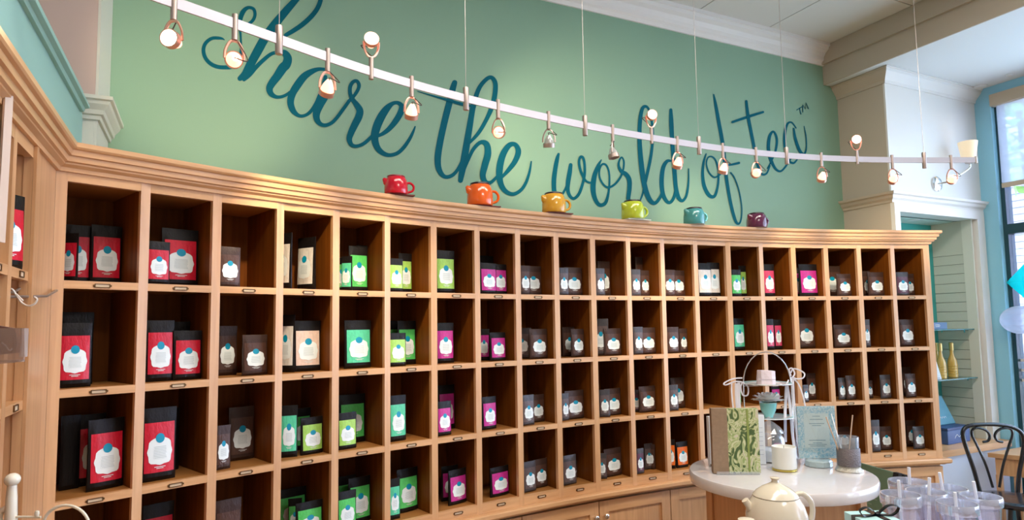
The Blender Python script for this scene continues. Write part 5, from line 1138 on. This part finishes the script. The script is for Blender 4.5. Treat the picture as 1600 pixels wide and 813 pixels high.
for k in (3, 5, 7, 9, 11): zq = -.105*math.cos(k*PI/14); rq = rw*math.sin(k*PI/14)+.0008; m.tube([(rq*math.cos(a*PI/10), rq*math.sin(a*PI/10), zq) for a in range(20)], .0009, 4, closed=True)
m.build('ribs', mat('pale_wire', (.55, .58, .66), .5), r, local=True)
# ------------------------------------------------------------------ far left foreground: framed panel, peg rod, clear tray, ivory stand
p0 = ond(0, 130, 1.35); p1 = ond(18, 372, 1.35)
fr_ = thing('framed_panel', 'grey panel with pale wooden frame at the far left edge', 'panel', ond(9, 250, 1.35), None, YC)
def fl_(x, y): q = ond(x, y, 1.35); b_ = BASE['framed_panel']; v_ = q-b_; return v_.dot(R0), v_.z
xa, za_ = fl_(-60, 60); xb, zb_ = fl_(14, 358); x2, z2 = fl_(18.5, 160); x3_, z3 = fl_(13, 152)
m = M(); m.hexa([(xa, 0, fl_(0, 358)[1]), (fl_(14, 0)[0], 0, fl_(0, 366)[1]), (fl_(14, 0)[0], .012, fl_(0, 366)[1]), (xa, .012, fl_(0, 358)[1])], [(xa, 0, fl_(0, 70)[1]), (fl_(16, 0)[0], 0, fl_(0, 150)[1]), (fl_(16, 0)[0], .012, fl_(0, 150)[1]), (xa, .012, fl_(0, 70)[1])]); m.build('panel_face', mat('grey_taupe_panel', (.30, .25, .17), .6), fr_, local=True)
PF = mat('pale_frame_wood', (.66, .52, .42), .5)
m = M(); m.hexa([(fl_(12.5, 0)[0], -.006, fl_(0, 378)[1]), (fl_(17, 0)[0], -.006, fl_(0, 378)[1]), (fl_(17, 0)[0], .016, fl_(0, 378)[1]), (fl_(12.5, 0)[0], .016, fl_(0, 378)[1])], [(fl_(16, 0)[0], -.006, fl_(0, 150)[1]), (fl_(19, 0)[0], -.006, fl_(0, 157)[1]), (fl_(19, 0)[0], .016, fl_(0, 157)[1]), (fl_(16, 0)[0], .016, fl_(0, 150)[1])]); m.build('side_frame', PF, fr_, local=True)
m = M(); m.hexa([(xa, -.006, fl_(0, 70)[1]), (fl_(19, 0)[0], -.006, fl_(0, 157)[1]), (fl_(19, 0)[0], .016, fl_(0, 157)[1]), (xa, .016, fl_(0, 70)[1])], [(xa, -.006, fl_(0, 60)[1]), (fl_(19, 0)[0], -.006, fl_(0, 147)[1]), (fl_(19, 0)[0], .016, fl_(0, 147)[1]), (xa, .016, fl_(0, 60)[1])]); m.build('top_frame', PF, fr_, local=True)
m = M(); m.hexa([(xa, -.006, fl_(0, 366)[1]), (fl_(12.4, 0)[0], -.006, fl_(0, 378)[1]), (fl_(12.4, 0)[0], .016, fl_(0, 378)[1]), (xa, .016, fl_(0, 366)[1])], [(xa, -.006, fl_(0, 354)[1]), (fl_(12.4, 0)[0], -.006, fl_(0, 366)[1]), (fl_(12.4, 0)[0], .016, fl_(0, 366)[1]), (xa, .016, fl_(0, 354)[1])]); m.build('bottom_frame', PF, fr_, local=True)
# peg rod reaching out from the corner stile, with a white tag loop
e0 = onx(84, 455, LX+.003); e1 = ond(-40, 465, 1.35)
r = thing('peg_rod', 'double metal peg rod sticking out from the left cabinet stile', 'display rod', e0)
GR = mat('grey_metal_rod', (.42, .37, .34), .35, .7)
m = M(); m.tube([tuple(e0), tuple(e0+Vector((.012, -.03, -.0))), tuple(ond(73, 463, 1.80)), tuple(e1)], .0036, 8); m.build('lower_rod', GR, r, smooth=True)
m = M(); m.tube([tuple(ond(40, 445, 1.7)), tuple(ond(22, 457, 1.6)), tuple(ond(-40, 456, 1.33))], .0032, 8); m.build('upper_rod', GR, r, smooth=True)
r = thing('plastic_loop', 'thin white plastic tag loop hanging from the peg rod', 'tag loop', ond(20, 455, 1.5))
P_ = [(14, 460), (15, 452), (20, 453), (26, 462), (34, 473), (44, 478), (54, 475), (58, 468), (54, 464)]
m = M(); m.tube(cat_rom([tuple(ond(x, y, 1.53+.001*i)) for i, (x, y) in enumerate(P_)], 6), .0022, 6); m.build('loop', mat('white_plastic', (.82, .78, .72), .4), r, smooth=True)
m = M(); m.tube([tuple(ond(26, 460, 1.53)), tuple(ond(36, 470, 1.525))], .002, 6); m.build('tail', MATS['white_plastic'], r)
# clear tray
ce = ond(0, 540, 1.30); r = thing('clear_tray', 'clear plastic tray of brown packets hanging at the far left edge', 'tray', ce, None, YC)
def cl_(x, y): q = ond(x, y, 1.30)-ce; return q.dot(R0), q.z
pts = [cl_(-90, 513), cl_(38, 513), cl_(38.5, 556), cl_(36, 562), cl_(31, 566), cl_(0, 569), cl_(-90, 574)]
ACR = clear('tray_plastic', (.92, .88, .86), .10, .08, .30, (.72, .66, .64))
def vprism(m, pts, y0, y1):
    n = len(pts); m.add([(x, y0, z) for x, z in pts]+[(x, y1, z) for x, z in pts], [tuple(range(n)), tuple(range(n, 2*n))[::-1]]+[(i, n+i, n+(i+1) % n, (i+1) % n) for i in range(n)]); return m
vprism(M(), pts, 0, .003).build('front_wall', ACR, r, local=True)
m = M(); xr_, zt_ = cl_(38, 513); _, zb2 = cl_(38, 566); m.box(xr_-.010, xr_-.006, .0032, .02, zb2+.01, zt_); m.build('side_wall', ACR, r, local=True)
m = M(); m.box(cl_(-90, 0)[0], xr_-.011, .0032, .02, zb2, zb2+.004); m.build('tray_floor', ACR, r, local=True)
r = thing('brown_packet', 'brown packet with pale print inside the clear tray', 'packet', ce+Vector((0, 0, 0)), None, YC)
vprism(M(), [cl_(-60, 500), cl_(20, 514), cl_(23, 535), cl_(21, 552), cl_(-60, 560)], .006, .016).build('packet_body', mat('cocoa_paper', (.22, .11, .09), .6), r, local=True)
m = M(); m.tube(cat_rom([(cl_(0, 536)[0], .0045, cl_(0, 536)[1]), (cl_(6, 541)[0], .0045, cl_(6, 540)[1]), (cl_(12, 547)[0], .0045, cl_(12, 548)[1]), (cl_(16, 545)[0], .0045, cl_(16, 545)[1])], 4), .0016, 5); m.build('white_squiggle', WPR, r, local=True)
# ivory stand with ball finial, crossbar and ring
iv = ond(18, 790, 1.25); r = thing('ivory_stand', 'ivory painted metal stand with ball finial and ring at bottom left', 'stand', (iv.x, iv.y, 0), None, YC)
IV = mat('ivory_enamel', (.78, .74, .62), .25, coat=.4)
def il_(x, y, dy=0): q = ond(x, y, 1.25); v_ = q-Vector((iv.x, iv.y, 0)); return (v_.dot(R0), dy, v_.z)
m = M(); m.tube([il_(19, 752), il_(18, 780), il_(17, 815), (il_(17, 815)[0], 0, .02)], [.0075, .0095, .0105, .0105], 12); m.build('post', IV, r, smooth=True, local=True)
c_ = il_(19.5, 750); m = M(); m.lathe([(.0135*math.sin(k*PI/10)+1e-7*(k in (0, 10)), -.0125*math.cos(k*PI/10)) for k in range(11)], c_, 16); m.build('ball_finial', IV, r, smooth=True, local=True)
m = M(); m.tube([il_(20, 808), il_(64, 808.5)], .0022, 8); m.build('crossbar', IV, r, smooth=True, local=True)
c_ = il_(58, 803); m = M(); m.lathe([(0, -.006), (.0035, -.005), (.0045, 0), (.0035, .005), (0, .006)], c_, 10); m.build('button_finial', IV, r, smooth=True, local=True)
m = M(); m.tube(cat_rom([il_(4, 826), il_(-2, 812), il_(2, 800), il_(12, 794)], 5), .006, 10); m.build('leaf_curl', IV, r, smooth=True, local=True)
m = M(); m.tube([il_(103+37*math.cos(a*PI/16), 826+36*math.sin(a*PI/16)*1.0, 0.0) for a in range(32)], .0028, 10, closed=True); m.build('ring', IV, r, smooth=True, local=True)
m = M(); m.lathe([(0, 0), (.09, 0), (.09, .012), (.02, .018), (0, .018)], (il_(17, 815)[0], 0, .001), 24); m.build('foot', IV, r, smooth=True, local=True)
m = M(); m.tube([il_(66, 826), (il_(17, 815)[0], 0, il_(17, 830)[2])], .0028, 8); m.build('ring_arm', IV, r, local=True)
